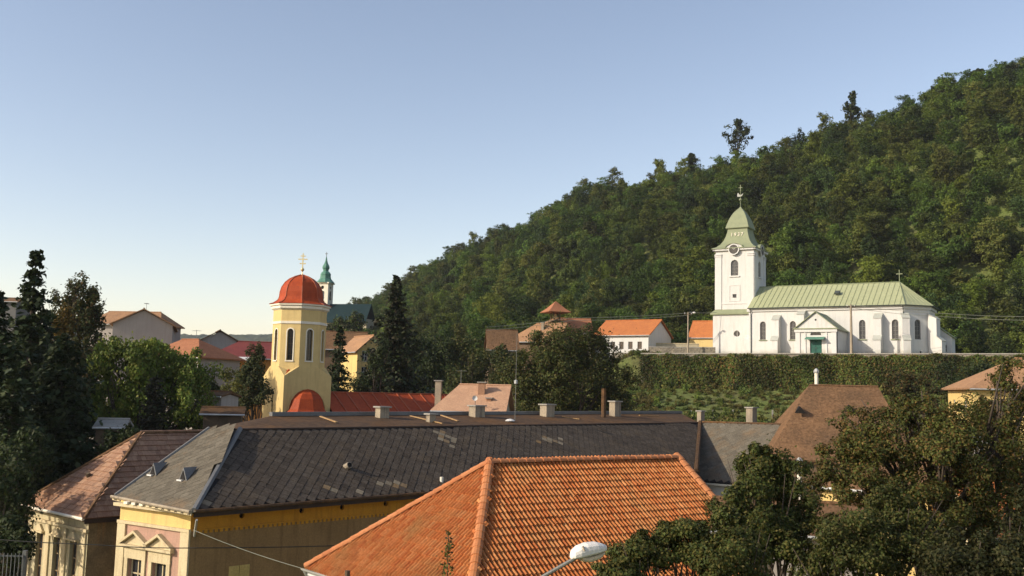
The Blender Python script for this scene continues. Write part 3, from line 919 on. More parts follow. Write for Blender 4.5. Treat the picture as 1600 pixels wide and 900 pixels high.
    vb = MB(); vb.obox(A - Z3 * 0.16 + nf * .1, B - A, nf * 0.05, Z3 * 0.2); vb.build('eaves_board', M['creamtrim'], roof, world=True)
    vb = MB(); vb.tube([A + nf * .2, B + nf * .2], 0.07, 6); vb.build('street_gutter', M['chimney'], roof, world=True)
    sb = MB(); sb.slab([A + n * .008, B + n * .008, C + n * .008, Dd + n * .008], .02); sb.build('street_slope', M['slate_lit'], roof, world=True)
    # small dormer hatches on the street slope
    for px, py in ((240, 742), (287, 750)):
        q = None
        for Yt in np.linspace(44, 64, 400):
            p = P(px, py, Yt)
            if (p - A).dot(n) < 0.03: q = p; break
        if q is None: q = P(px, py, 51.5)
        d2 = MB()
        eh = e * 0.34; hz = Vector((nf.x, nf.y, 0))
        fr = [q - eh + hz * 0.05, q + eh + hz * 0.05, q + hz * 0.05 + Z3 * 0.55]
        back = q + Z3 * 0.55 - hz * 0.75
        d2.add([fr[0], fr[1], fr[2], back], [(0, 1, 2), (1, 3, 2), (0, 2, 3)])
        dm = d2.build('dormer_hatch', M['ridgemetal'], roof, world=True)
        f2 = MB(); f2.extrude([(-0.22, 0.03), (0.22, 0.03), (0, 0.42)], q + hz * 0.06, e, Z3, hz, 0.02); f2.build('hatch_opening', M['black'], dm, world=True)
        l2 = MB(); l2.obox(q + hz * 0.07 - e * 0.36 - Z3 * 0.05, e * 0.4, hz * 0.1, Z3 * 0.06); l2.build('hatch_sill', M['whitetrim'], dm, world=True)
    # vent hood on the slate slope
    q = P(540, 729, 58)
    n2 = (Re - B).cross(C - B).normalized()
    for Yt in np.linspace(47, 80, 600):
        p = P(540, 729, Yt)
        if (p - B).dot(n2) < 0.04: q = p; break
    vb = MB(); vb.tube([q - n2 * 0.1 - NL * 0.1, q + NL * 0.32 + Z3 * 0.1], 0.16, 10); vh = vb.build('vent_hood', M['chimney'], roof, world=True)
    ob = MB(); ob.tube([q + NL * 0.325 + Z3 * 0.1, q + NL * 0.335 + Z3 * 0.103], 0.13, 10); ob.build('vent_opening', M['black'], vh, world=True)
    q = P(690, 752, 62)
    for Yt in np.linspace(47, 90, 600):
        p = P(690, 752, Yt)
        if (p - B).dot(n2) < 0.04: q = p; break
    vb = MB(); vb.tube([q - Z3 * 0.6, q + Z3 * 0.22], 0.09, 8); vb.build('vent_pipe', M['creamwhite'], roof, world=True)
    # chimneys standing on the upper roof
    def on_deck(px, py):
        nd = (Te - C).cross(Ke - C).normalized()
        d = ray(px, py)
        return CAM_P + d * ((C - CAM_P).dot(nd) / d.dot(nd)) + Z3 * 0.03
    for px, ytop, ybot, wpx in ((597, 637, 651, 24), (673, 648, 659, 17), (745, 635, 649, 28), (855, 633, 648, 26), (961, 628, 648, 21), (1095, 643, 656, 14)):
        q = on_deck(px, max(ybot, 650)); Y = q.y
        wd = wpx / F * Y / 1.35
        zb, zt = q.z - 0.3, ZZ(ytop, Y / K, px)
        mb = MB()
        o = Vector((q.x, Y, zb)) - D * wd / 2 + NL * wd * 0.35
        mb.obox(o, D * wd, NL * -wd * 0.7, Z3 * (zt - zb))
        ch = mb.build('chimney', M['chimney'], roof, world=True)
        cb = MB(); o = Vector((q.x, Y, zt)) - D * (wd / 2 + .1) + NL * (wd * 0.35 + .1)
        cb.obox(o, D * (wd + .2), NL * -(wd * 0.7 + .2), Z3 * 0.09); cb.build('chimney_cap', M['concrete'], ch, world=True)
    # iron stack, bare boards, a white cover lying on the metal
    q = on_deck(943, 652)
    pb = MB(); pb.tube([(q.x, q.y, q.z - .3), (q.x, q.y, ZZ(607, q.y / K, 943))], 0.18, 8); pb.build('iron_stack', M['rust'], roof, world=True)
    for a, b in (((499, 652), (524, 661)), ((688, 650), (714, 659)), ((640, 651), (690, 663)), ((878, 652), (905, 656)), ((1000, 650), (1030, 651))):
        p, q = on_deck(*a), on_deck(*b)
        dd = (q - p); nn = Vector((dd.y, -dd.x, 0)).normalized() * 0.14
        mb = MB(); mb.obox(p, dd, -nn, Z3 * 0.05); mb.build('board', M['palewood'], roof, world=True)
    p = on_deck(797, 659)
    mb = MB(); mb.lathe(tuple(p), [(0.30, 0), (0.33, 0.04), (0.2, 0.13), (0.02, 0.17)], 10); mb.build('hatch_lid', M['whitetrim'], roof, world=True)
    # valley flashing where the wing joins
    vb = MB(); vb.tube([Re + Z3 * 0.05 - D * 0.25, Te + Z3 * 0.08], 0.16, 6); vb.build('valley_flashing', M['rust'], roof, world=True)

def wfix(t, o, ud, nout, u, z, w, h):
    """window given in world axes under a thing without rotation"""
    off = Vector(t.location)
    return window(t, Vector(o) - off, ud, nout, u, z, w, h, recess=0.16, bars=(1, 2), frame=M['creamtrim'])
slate_house()

# ------------------------------------------------------------------ wing with the slate roof in its sunlit tone
def wing():
    a, b = P(1098, 660, 78 / K), P(1242, 664, 72.4 / K)
    d = (b - a).normalized(); nl = -D; nl = (nl - d * nl.dot(d)).normalized()
    W_, drop = 6.1, 4.1
    t = thing('gabled_wing', 'white-walled wing with a pale grey slate roof and brown gable end', 'house', (18, 72, 0))
    e0, e1 = a + nl * W_ - Z3 * drop, b + nl * W_ - Z3 * drop
    r0, r1 = a - nl * W_ - Z3 * drop, b - nl * W_ - Z3 * drop
    ez = e0.z
    mb = MB()
    i = 0.35
    w = [e0 - nl * i, e1 - nl * i - d * i, r1 + nl * i - d * i, r0 + nl * i]
    mb.add([(p.x, p.y, 0) for p in w] + [(p.x, p.y, (ez + .2)) for p in w], [(0, 1, 5, 4), (2, 3, 7, 6), (3, 0, 4, 7)])
    wall = mb.build('wall', M['white'], t, world=True)
    gb = MB()
    ap = b - d * i - Z3 * 0.3
    gb.add([(w[1].x, w[1].y, 0), (w[2].x, w[2].y, 0), (w[2].x, w[2].y, (ez + .2)), ap, (w[1].x, w[1].y, (ez + .2))], [(0, 1, 2, 3, 4)])
    gb.build('gable_wall', M['brownwall'], wall, world=True)
    for s_ in (1.2, 2.4):
        mid = ap.lerp(Vector((w[2].x, w[2].y, (ez + .2))), s_ / 4.2); mid.z = ez + .5
        cb = MB(); gd = (w[2] - w[1]).normalized(); gd.z = 0; cb.extrude(circ(0, 0, 0.2), mid + d * 0.004, gd, Z3, d, 0.03); cb.build('gable_vent', M['black'], wall, world=True)
    rb = MB(); rb.slab([e0, e1, b, a], 0.1); rb.slab([r1, r0, a, b], 0.1)
    rb.slab([b + Z3 * 0.02, b + d * 0.5 - Z3 * 0.3 - nl * 0.9, b - nl * 1.3 - Z3 * 0.7], 0.1)
    roof = rb.build('roof', M['deckgrey'], t, world=True)
    e = (e1 - e0).normalized(); n = e.cross(a - e0).normalized(); n = n if n.z > 0 else -n
    g = n.cross(e)
    spots, score = [], []
    for x, y, j in lay([e0, e1, b, a], e0, e, g, 0.6, 0.3, 0.3, -0.05):
        p = e0 + e * x + g * y + n * (0.012 + random.uniform(0, .008))
        spots.append(frame_mat(p, e, g, n)); score.append(seen_score(p))
    pieces(t, roof, spots, diamond_slate(0.3), 'slate', 'small_slates', M['slate_lit'], score)
    vb = MB(); vb.tube([b + Z3 * 0.04, e1 + Z3 * 0.04], 0.08, 6); vb.build('verge', M['rust'], roof, world=True)
    vb = MB(); vb.tube([a + Z3 * 0.04, b + Z3 * 0.04], 0.09, 6); vb.build('ridge_cap', M['rust'], roof, world=True)
    fb = MB(); fb.obox(e0 - Z3 * 0.24, e1 - e0, nl * -0.05, Z3 * 0.14); fb.build('eaves_board', M['creamwhite'], roof, world=True)
    Y = 81.0; x, _ = XY(1179, Y / K, 650)
    mb = MB(); mb.obox(Vector((x, Y, 10)) - D * 0.35, D * 0.75, -NL * 0.6, Z3 * (ZZ(638, Y / K, 1179) - 10)); ch = mb.build('chimney', M['chimney'], roof, world=True)
    mb = MB(); mb.obox(Vector((x, Y, ZZ(638, Y / K, 1179))) - D * 0.45 + NL * 0.1, D * 0.95, -NL * 0.8, Z3 * 0.1); mb.build('chimney_cap', M['concrete'], ch, world=True)
wing()

# ------------------------------------------------------------------ cream corner house down the street
def corner_house():
    Cc, Lc = PZ(139, 812, 7.5), PZ(47, 792, 7.5); Cc.z = Lc.z = 0
    fd = (Lc - Cc).normalized(); fl = (Lc - Cc).length
    nf = Vector((-0.707, -0.707, 0)); nf = (nf - fd * nf.dot(fd)).normalized()
    t = thing('corner_house', 'faded cream street house with a worn tile hip roof beside dark spruces', 'house', (-21, 50, 0))
    wins = []
    for px in (60, 87, 113.5):
        r = bear(px, 870)
        wins.append((Cc.x - r * Cc.y) / (r * fd.y - fd.x))
    mb = MB()
    mb.wall(Cc, fd, nf, rect(0, fl, 0, 7.6), [rect(u - 0.36, u + 0.36, 3.9, 6.35) for u in wins], 0.25, 0)
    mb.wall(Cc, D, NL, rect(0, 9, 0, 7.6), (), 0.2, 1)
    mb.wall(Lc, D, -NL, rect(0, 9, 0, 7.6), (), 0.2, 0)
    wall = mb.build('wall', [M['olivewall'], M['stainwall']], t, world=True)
    for z, hh, dd, nm in ((6.92, 0.14, 0.16, 'string_course'), (7.42, 0.16, 0.26, 'cornice')):
        b = MB(); b.obox(Cc + Z3 * z - fd * 0.1, fd * (fl + 0.2), nf * dd, Z3 * hh); b.build(nm, M['creamtrim'], wall, world=True)
    edges = [0.0] + [u for u in wins] + [fl]
    for u in (0.1, (wins[2] + wins[1]) / 2 - 0.2, (wins[1] + wins[0]) / 2 - 0.2, fl - 0.5):
        b = MB(); b.obox(Cc + fd * u, fd * 0.4, nf * 0.08, Z3 * 6.9); b.build('pilaster', M['creamtrim'], wall, world=True)
    for u in wins:
        w = window(t, Cc - Vector(t.location), fd, nf, u, 3.9, 0.72, 2.45, recess=0.16, bars=(1, 2), frame=M['stainwall'])
        b = MB(); b.obox(Cc + fd * (u - 0.55) + Z3 * 6.4, fd * 1.1, nf * 0.2, Z3 * 0.09)
        b.extrude([(u - 0.45, 6.49), (u + 0.45, 6.49), (u + 0.12, 6.8), (u - 0.12, 6.8)], Cc, fd, Z3, nf, 0.12)
        b.build('pediment', M['creamtrim'], w, world=True)
        b = MB(); b.obox(Cc + fd * (u - 0.5) + Z3 * 3.75, fd * 1.0, nf * 0.15, Z3 * 0.1); b.build('sill', M['creamwhite'], w, world=True)
    o = 0.4
    c = Cc + nf * o + NL * o + Z3 * 7.6; l = Lc + nf * o - NL * o + Z3 * 7.6
    r1 = PZ(221, 678, 11.3); r2 = r1 + D * 5
    cr, lr = c + D * 9.5, l + D * 9.5
    rb = MB(); rb.slab([l, c, r1], 0.12); rb.slab([c, cr, r2, r1], 0.12); rb.slab([lr, l, r1, r2], 0.12)
    roof = rb.build('roof', M['deck'], t, world=True)
    vf = flat_tile(0.24, 0.36, 0.045)
    spots, score = [], []
    for poly, a, b_ in (([l, c, r1], l, c), ([c, cr, r2, r1], c, cr)):
        e = (b_ - a).normalized(); n = e.cross(poly[2] - a).normalized(); n = n if n.z > 0 else -n
        g = n.cross(e)
        for x, y, j in lay(poly, a, e, g, 0.245, 0.31, 0.12, 0.03):
            p = a + e * x + g * y + n * (0.012 + random.uniform(0, .02))
            spots.append(frame_mat(p, e, g, n)); score.append(seen_score(p))
    pieces(t, roof, spots, vf, 'tile', 'small_tiles', M['old_tile'], score)
    for p, q in ((l, r1), (c, r1), (r1, r2)):
        b = MB(); b.tube([p + Z3 * 0.05, q + Z3 * 0.06], 0.1, 6); b.build('ridge_cap', M['brown_tile'], roof, world=True)
    q = P(143, 741, 55.6)
    n3 = (c - l).cross(r1 - l).normalized()
    for Yt in np.linspace(46, 70, 500):
        p_ = P(143, 741, Yt)
        if abs((p_ - l).dot(n3)) < 0.04: q = p_; break
    b = MB(); b.tube([q - Z3 * 0.4, q + Vector((-0.1, -0.2, 0.06))], 0.12, 8); b.build('vent_hood', M['wood'], roof, world=True)
    b = MB(); b.obox(c - Z3 * 0.22, cr - c, NL * 0.04, Z3 * 0.2); b.build('fascia', M['darkwood'], roof, world=True)
    b = MB(); b.tube([l + nf * 0.06, c + nf * 0.06], 0.075, 6); b.build('gutter', M['creamwhite'], roof, world=True)
corner_house()

# ------------------------------------------------------------------ white church on the terrace
def sq(cx, cy, hw, z, hd=None):
    hd = hd or hw
    return [(cx - hw, cy - hd, z), (cx + hw, cy - hd, z), (cx + hw, cy + hd, z), (cx - hw, cy + hd, z)]

def ch_u(px, v=0.0):
    a = R(CH_A); r = bear(px, 530)
    ox, oy = CH_O.x + v * math.sin(a), CH_O.y + v * math.cos(a)
    return (r * oy - ox) / (math.cos(a) + math.sin(a) * r)
def ch_z(py, px, v=0.0):
    u = ch_u(px, v); a = R(CH_A)
    return ZZ(py, (CH_O.y + v * math.cos(a) - u * math.sin(a)) / K, px) - CH_Z

def white_church():
    t = thing('white_church', 'white village church with pale green metal roof and clock tower', 'church', (CH_O.x, CH_O.y, CH_Z), R(-CH_A))
    L, W, h = 21.3, 11.0, 7.05
    s = 3.95 * 0.7071
    wins = [(ch_u(px), 2.45, 0.85, 2.65) for px in (1192, 1239, 1347.5, 1399)]
    # nave and polygonal apse walls
    plan = [(0, 0), (L, 0), (L + s, s), (L + s, W - s), (L, W), (0, W)]
    nave = MB()
    for i in range(6):
        p, q = Vector((*plan[i], 0)), Vector((*plan[(i + 1) % 6], 0))
        ud = (q - p).normalized(); nd = Vector((ud.y, -ud.x, 0)); ln = (q - p).length
        outer = rect(0, ln, -1.0, h)
        holes = []
        if i == 0: holes = [arch(u, z, w, hh) for u, z, w, hh in wins]
        if i == 1: holes = [arch(ln * 0.52, 2.45, 0.95, 2.7), circ(ln * 0.62, 0.75, 0.16)]
        if i == 5: outer = [(0, -1), (ln, -1), (ln, h), (ln / 2, 10.6), (0, h)]
        nave.wall(p, ud, nd, outer, holes, 0.3)
    wall = nave.build('wall', M['white'], t)
    for u, z, w, hh in wins:
        wd = window(t, (0, 0, 0), (1, 0, 0), (0, -1, 0), u, z, w, hh, recess=0.2, kind='arch', bars=(1, 3), pane=M['leadglass'], frame=M['windowgrey'])
        b = MB(); b.box(u - w / 2 - 0.15, u + w / 2 + 0.15, -0.14, 0.0, z - 0.14, z - 0.02); b.build('sill', M['greenroof_dark'], wd)
    ud = Vector((0.7071, 0.7071, 0)); nd = Vector((0.7071, -0.7071, 0))
    window(t, (L, 0, 0), ud, nd, 3.95 * 0.52, 2.45, 0.95, 2.7, recess=0.2, kind='arch', bars=(1, 3), pane=M['leadglass'], frame=M['windowgrey'])
    b = MB(); b.extrude(circ(3.95 * 0.62, 0.75, 0.158), Vector((L, 0, 0)) - nd * 0.2, ud, Z3, -nd, 0.03); b.build('vent_hole', M['black'], wall)
    # cornice ring and plinth
    def ring(z0, z1, out, nm, mat):
        n = len(plan); cx, cy = L / 2, W / 2
        def off(i, o):
            p0, p1, p2 = Vector(plan[i - 1]), Vector(plan[i]), Vector(plan[(i + 1) % n])
            d1, d2 = (p1 - p0).normalized(), (p2 - p1).normalized()
            n1, n2 = Vector((d1.y, -d1.x)), Vector((d2.y, -d2.x))
            bis = (n1 + n2).normalized()
            return p1 + bis * (o / max(0.3, bis.dot(n1)))
        rings = []
        for o, z in ((0.0, z0), (out, z0 + 0.05), (out, z1)): rings.append([(off(i, o).x, off(i, o).y, z) for i in range(n)])
        b = MB(); b.loft(rings, False, True); return b.build(nm, mat, wall)
    ring(h - 0.55, h - 0.06, 0.22, 'cornice', M['whitetrim'])
    ring(-1.0, 0.28, 0.06, 'plinth', M['concrete'])
    # roof
    e, rz, o = h - 0.02, 10.75, 0.5
    x1 = L + s + o
    E = [(-0.05, -o, e), (L + o * 0.4, -o, e), (x1, s - o * 0.4, e), (x1, W - s + o * 0.4, e), (L + o * 0.4, W + o, e), (-0.05, W + o, e)]
    r0, r1 = (-0.05, W / 2, rz), (19.9, W / 2, rz)
    rb = MB()
    for poly in ((E[0], E[1], r1, r0), (E[1], E[2], r1), (E[2], E[3], r1), (E[3], E[4], r1), (E[4], E[5], r0, r1)): rb.slab(poly, 0.1)
    roof = rb.build('roof', M['greenroof'], t)
    a0, a1, b1, b0 = Vector(E[0]), Vector(E[1]), Vector(r1), Vector(r0)
    for k in range(1, 30):
        u = k / 30 * a1.x
        lo = Vector((u, -o, e))
        hi = Vector((u, W / 2, rz)) if u <= 19.9 else a1.lerp(b1, 0)
        if u > 19.9:
            f = (a1.x - u) / (a1.x - 19.9); hi = a1.lerp(b1, f)
        sb = MB(); n = Vector((0, -(rz - e), W / 2 + o)).normalized()
        sb.obox(lo + n * 0.002 - Vector((0.025, 0, 0)), Vector((0.05, 0, 0)), hi - lo, n * 0.06); sb.build('seam', M['greenroof'], roof)
    for k in (1, 2, 3, 4, 5):
        lo = Vector(E[1]).lerp(Vector(E[2]), k / 6); hi = b1.lerp(lo, 0.02)
        sb = MB(); sb.tube([lo + Z3 * 0.03, hi + Z3 * 0.03], 0.03, 4); sb.build('seam', M['greenroof'], roof)
    for p in (r0, E[1], E[2]):
        sb = MB(); sb.tube([Vector(p) + Z3 * 0.04, b1 + Z3 * 0.06], 0.07, 6); sb.build('ridge_cap', M['greenroof_dark'], roof)
    gb = MB(); gb.tube([Vector(E[0]) + Vector((0, -.07, -.03)), Vector(E[1]) + Vector((0.03, -.07, -.03)), Vector(E[2]) + Vector((.07, 0, -.03)), Vector(E[3]) + Vector((.07, 0, -.03))], 0.075, 6); gb.build('gutter', M['gutter_dark'], t)
    for u in (0.35, L - 0.1):
        gb = MB(); gb.tube([(u, -o - 0.05, e - 0.05), (u, -0.12, e - 0.75), (u, -0.1, 0.0)], 0.06, 6); gb.build('downpipe', M['gutter_dark'], t)
    hb = MB(); uu = ch_u(1309.5, 2.6); hb.obox((uu - 0.35, 2.2, 8.93), (0.7, 0, 0), (0, 0.7, 0.42), (0, -0.12, 0.22)); hb.build('roof_hatch', M['gutter_dark'], roof)
    cb = MB(); q = b1 + Z3 * 0.05; cb.box(q.x - .04, q.x + .04, q.y - .04, q.y + .04, q.z, q.z + 1.75); cb.box(q.x - .42, q.x + .42, q.y - .035, q.y + .035, q.z + 1.1, q.z + 1.2)
    cb.build('roof_cross', M['greenroof_dark'], roof)
    # stepped buttresses on the long side
    def buttress(o, ud, nd, ztop=5.6, step=2.5, w=1.0, d0=1.75, d1=1.1):
        o, ud, nd = Vector(o), Vector(ud), Vector(nd)
        b = MB()
        prof = [(0, -1.0), (d0, -1.0), (d0, step - 0.25), (d1, step + 0.3), (d1, ztop - 0.35), (0, ztop + 0.25)]
        b.extrude(prof, o - ud * w / 2, nd, Z3, ud, w)
        bt = b.build('buttress', M['white'], t)
        for (da, za, dbb, zb) in ((d0 + .08, step - .29, d1 - .02, step + .38), (d1 + .08, ztop - .40, 0.0, ztop + .33)):
            c = MB(); p0, p1 = o + nd * da + Z3 * za, o + nd * dbb + Z3 * zb
            c.obox(p0 - ud * (w / 2 + .06), ud * (w + .12), p1 - p0, Z3 * 0.07); c.build('buttress_cap', M['capstone'], bt)
    for px in (1211, 1371): buttress((ch_u(px, -1.2), 0, 0), (1, 0, 0), (0, -1, 0))
    buttress((ch_u(1251, -1.0), 0, 0), (1, 0, 0), (0, -1, 0), ztop=6.3)
    bd = Vector((math.sin(R(22.5)), -math.cos(R(22.5)), 0))
    buttress((L, 0.05, 0), Vector((-bd.y, bd.x, 0)), bd, d0=1.2, d1=0.8, w=0.95)
    bd = Vector((math.cos(R(22.5)), -math.sin(R(22.5)), 0))
    buttress((L + s, s, 0), Vector((-bd.y, bd.x, 0)), bd, d0=1.9, d1=1.2, w=0.95)
    # low sacristy behind the apse
    b = MB(); b.wall((L + s - 0.2, s + 2.2, 0), (1, 0, 0), (0, -1, 0), rect(0, 2.6, -1, 3.0), [rect(1.3, 2.0, 0.9, 1.9)], 0.2)
    b.wall((L + s + 2.4, s + 2.2, 0), (0, 1, 0), (1, 0, 0), rect(0, 4.0, -1, 3.0), (), 0.2)
    an = b.build('sacristy', M['white'], t)
    b = MB(); b.slab([(L + s - .2, s + 2.0, 5.2), (L + s + 2.6, s + 2.0, 3.05), (L + s + 2.6, s + 6.3, 3.05), (L + s - .2, s + 6.3, 5.2)], 0.12)
    b.build('sacristy_roof', M['greenroof_dark'], an)
    b = MB(); b.add([(L + s - .2, s + 2.2, 2.95), (L + s + 2.4, s + 2.2, 2.95), (L + s - .2, s + 2.2, 5.0)], [(0, 1, 2)]); b.build('gable', M['white'], an)
    window(t, (L + s - 0.2, s + 2.2, 0), (1, 0, 0), (0, -1, 0), 1.65, 0.9, 0.7, 1.0)
    # porch
    v0 = -6.4
    ua, ub = ch_u(1243, v0), ch_u(1307, v0)
    uc = (ua + ub) / 2; pe = ch_z(513, 1275, v0); pa = ch_z(488, 1272, v0)
    b = MB()
    dz, dw = 2.05, 1.55
    holes = [rect(uc - dw / 2, uc + dw / 2, 0.0, dz), [(uc + 0.72 * math.cos(math.pi * k / 10), 2.62 + 0.72 * math.sin(math.pi * k / 10)) for k in range(11)]]
    holes[0] = rect(uc - dw / 2, uc + dw / 2, -0.5, dz)
    b.wall((0, v0, 0), (1, 0, 0), (0, -1, 0), [(ua, -1), (ub, -1), (ub, pe), (uc, pa), (ua, pe)], holes, 0.3)
    b.wall((ub, v0, 0), (0, 1, 0), (1, 0, 0), rect(0, -v0, -1, pe), (), 0.2)
    b.wall((ua, 0, 0), (0, -1, 0), (-1, 0, 0), rect(0, -v0, -1, pe), (), 0.2)
    porch = b.build('porch', M['white'], t)
    b = MB(); ov = 0.3
    sl = (pa - pe) / (uc - ua)
    b.slab([(ua - ov, v0 - .25, pe - sl * ov + .16), (uc, v0 - .25, pa + .16), (uc, 0, pa + .16), (ua - ov, 0, pe - sl * ov + .16)][::-1], 0.12)
    b.slab([(uc, v0 - .25, pa + .16), (ub + ov, v0 - .25, pe - sl * ov + .16), (ub + ov, 0, pe - sl * ov + .16), (uc, 0, pa + .16)][::-1], 0.12)
    b.build('porch_roof', M['greenroof_dark'], porch)
    b = MB(); b.box(ua - .12, ub + .12, v0 - .2, v0 - .002, pe - 0.5, pe - 0.12); b.build('entablature', M['whitetrim'], porch)
    b = MB(); b.box(ua - .2, ub + .2, v0 - .3, v0 - .002, pe - 0.115, pe + 0.02); b.build('cornice', M['greenroof_dark'], porch)
    for u0, u1 in ((ua, ua + .62), (ub - .62, ub), (uc - 1.5, uc - 1.3), (uc + 1.3, uc + 1.5)):
        b = MB(); b.box(u0, u1, v0 - .1, v0 - .001, -1, pe - 0.52); b.build('pilaster', M['whitetrim'], porch)
    b = MB(); b.extrude(circ(uc + 0.0, pe + 1.15, 0.13), (0, v0 - .02, 0), (1, 0, 0), Z3, (0, 1, 0), 0.015); b.build('gable_vent', M['black'], porch)
    b = MB(); b.extrude([(uc + 0.7 * math.cos(math.pi * k / 10), 2.63 + 0.7 * math.sin(math.pi * k / 10)) for k in range(11)], (0, v0 + .22, 0), (1, 0, 0), Z3, (0, 1, 0), 0.03); b.build('fanlight', M['glass'], porch)
    for k in range(2):
        b = MB(); x0 = uc - dw / 2 + k * dw / 2
        b.box(x0 + .01, x0 + dw / 2 - .01, v0 + .2, v0 + .26, -0.5, dz - 0.005)
        b.box(x0 + .12, x0 + dw / 2 - .12, v0 + .17, v0 + .199, 0.95, 1.8); b.box(x0 + .12, x0 + dw / 2 - .12, v0 + .17, v0 + .199, 0.1, 0.8)
        d = b.build('door_leaf', M['greendoor'], t)
        b = MB(); b.box(x0 + (dw / 2 - .1 if k == 0 else .06), x0 + (dw / 2 - .06 if k == 0 else .1), v0 + .13, v0 + .168, 0.85, 1.0); b.build('handle', M['steel'], d)
    b = MB(); b.slab([(uc - 1.25, v0 - .95, 2.12), (uc + 1.25, v0 - .95, 2.12), (uc + 1.25, v0 - .01, 2.42), (uc - 1.25, v0 - .01, 2.42)], 0.1); b.build('door_canopy', M['copper'], porch)
    b = MB(); b.tube([(ub + .25, v0 + .1, pe - .25), (ub + .07, v0 + .1, pe - .6), (ub + .07, v0 + .1, -.3)], 0.055, 6); b.build('downpipe', M['gutter_dark'], porch)
    # tower
    tx, ty, hw = -2.95, 5.5, 2.95
    zl, zt = 6.65, 16.4
    T = MB()
    base = hw + 0.3
    sides = [((0, -1), (1, 0)), ((1, 0), (0, 1)), ((0, 1), (-1, 0)), ((-1, 0), (0, -1))]
    for k, (nd, ud) in enumerate(sides):
        nd3, ud3 = Vector((*nd, 0)), Vector((*ud, 0)); c = Vector((tx, ty, 0))
        T.wall(c + nd3 * base, ud3, nd3, rect(-base, base, -1, zl), [circ(0.45, 3.5, 0.5)] if k == 0 else (), 0.3)
        hol = [arch(0, 12.3, 1.15, 2.4), rect(-0.3, 0.3, 8.95, 9.5)] if k == 0 else ([arch(0, 12.3, 1.15, 2.4)] if k in (1, 3) else [])
        T.wall(c + nd3 * hw, ud3, nd3, rect(-hw, hw, zl, zt), hol, 0.3)
    tower = T.build('tower', M['white'], t)
    b = MB(); b.loft([sq(tx, ty, base + .32, zl - .25), sq(tx, ty, base + .32, zl), sq(tx, ty, hw + .02, zl + .55)], True, False); b.build('tower_ledge', M['greenroof_dark'], tower)
    for k in (0, 1, 3):
        nd3, ud3 = Vector((*sides[k][0], 0)), Vector((*sides[k][1], 0)); c = Vector((tx, ty, 0))
        o3 = c + nd3 * hw
        w_ = window(t, o3, ud3, nd3, 0, 12.3, 1.15, 2.4, recess=0.2, kind='arch', bars=(1, 3), pane=M['leadglass'], name='belfry_window', frame=M['windowgrey'])
        b = MB(); b.obox(o3 + ud3 * -0.8 + Z3 * 12.08, ud3 * 1.6, nd3 * -0.0 + nd3 * 0.16, Z3 * 0.16); b.build('sill', M['whitetrim'], w_)
        for sgn in (-1, 1):
            b = MB(); u0 = sgn * (hw - 0.95) - (0.95 if sgn < 0 else 0) + 0.0
            u0 = -hw if sgn < 0 else hw - 0.95
            b.obox(o3 + ud3 * u0 + Z3 * (zl + .56), ud3 * 0.95, nd3 * 0.1, Z3 * (zt - zl - 1.5)); b.build('corner_pilaster', M['whitetrim'], tower)
            for zz, hh in ((15.25, .12), (15.5, .14)):
                b = MB(); b.obox(o3 + ud3 * (u0 - .04) + Z3 * zz, ud3 * 1.03, nd3 * 0.18, Z3 * hh); b.build('capital', M['whitetrim'], tower)
        b = MB(); b.obox(o3 + ud3 * (-hw + .95) + Z3 * 8.0, ud3 * (2 * hw - 1.9), nd3 * 0.07, Z3 * 0.22); b.build('belt', M['whitetrim'], tower)
        # clock under an arched hood
        pts = [(-hw - .35, zt - .25), (hw + .35, zt - .25), (hw + .35, zt)] + [(1.35 * math.cos(a), zt + 0.75 * math.sin(a)) for a in [math.pi * j / 10 for j in range(11)]] + [(-hw - .35, zt)]
        b = MB(); b.extrude(pts, o3 + nd3 * 0.35, ud3, Z3, -nd3, 0.34); b.build('cornice', M['whitetrim'], tower)
        b = MB(); b.extrude(circ(0, zt - .15, 0.72, 20), o3 + nd3 * 0.43, ud3, Z3, -nd3, 0.07); cl = b.build('clock_face', M['clock'], tower)
        b = MB(); ro, ri = circ(0, zt - .15, 0.86, 20), circ(0, zt - .15, 0.70, 20)
        q = o3 + nd3 * 0.47
        Aq = [q + ud3 * u + Z3 * z for u, z in ro]; Bq = [q + ud3 * u + Z3 * z for u, z in ri]; Cq = [p - nd3 * 0.11 for p in Aq]
        b.add(Aq + Bq + Cq, [(i, (i + 1) % 20, (i + 1) % 20 + 20, i + 20) for i in range(20)] + [(i + 40, (i + 1) % 20 + 40, (i + 1) % 20, i) for i in range(20)])
        b.build('clock_rim', M['whitetrim'], cl)
        for ang, ln in ((0.6, 0.5), (2.4, 0.36)):
            b = MB(); dv = ud3 * math.cos(ang) + Z3 * math.sin(ang); pv = ud3 * -math.sin(ang) + Z3 * math.cos(ang)
            b.obox(o3 + nd3 * 0.435 + Z3 * (zt - .15) - pv * .03, dv * ln, pv * 0.06, nd3 * 0.02); b.build('clock_hand', M['whitetrim'], cl)
    o3 = Vector((tx, ty - hw, 0))
    pw = MB(); pw.extrude(rect(-0.3, 0.3, 8.95, 9.5), o3 + Vector((0, .2, 0)), (1, 0, 0), Z3, (0, 1, 0), 0.03); pw.build('small_window', M['glass'], tower)
    pf = MB()
    for r_ in (rect(-0.85, -0.72, 8.4, 10.9), rect(0.72, 0.85, 8.4, 10.9), rect(-0.72, 0.72, 10.77, 10.9), rect(-0.72, 0.72, 8.4, 8.53)):
        pf.extrude(r_, o3 + Vector((0, -.05, 0)), (1, 0, 0), Z3, (0, 1, 0), 0.049)
    pf.build('panel_frame', M['whitetrim'], tower)
    window(t, (tx, ty - base, 0), (1, 0, 0), (0, -1, 0), 0.45, 3.0, 1.0, 1.0, recess=0.15, kind='circ', bars=(1, 0), name='round_window')
    # tower roof: flared skirt, step, bell
    rb = MB()
    z0 = zt + 0.02
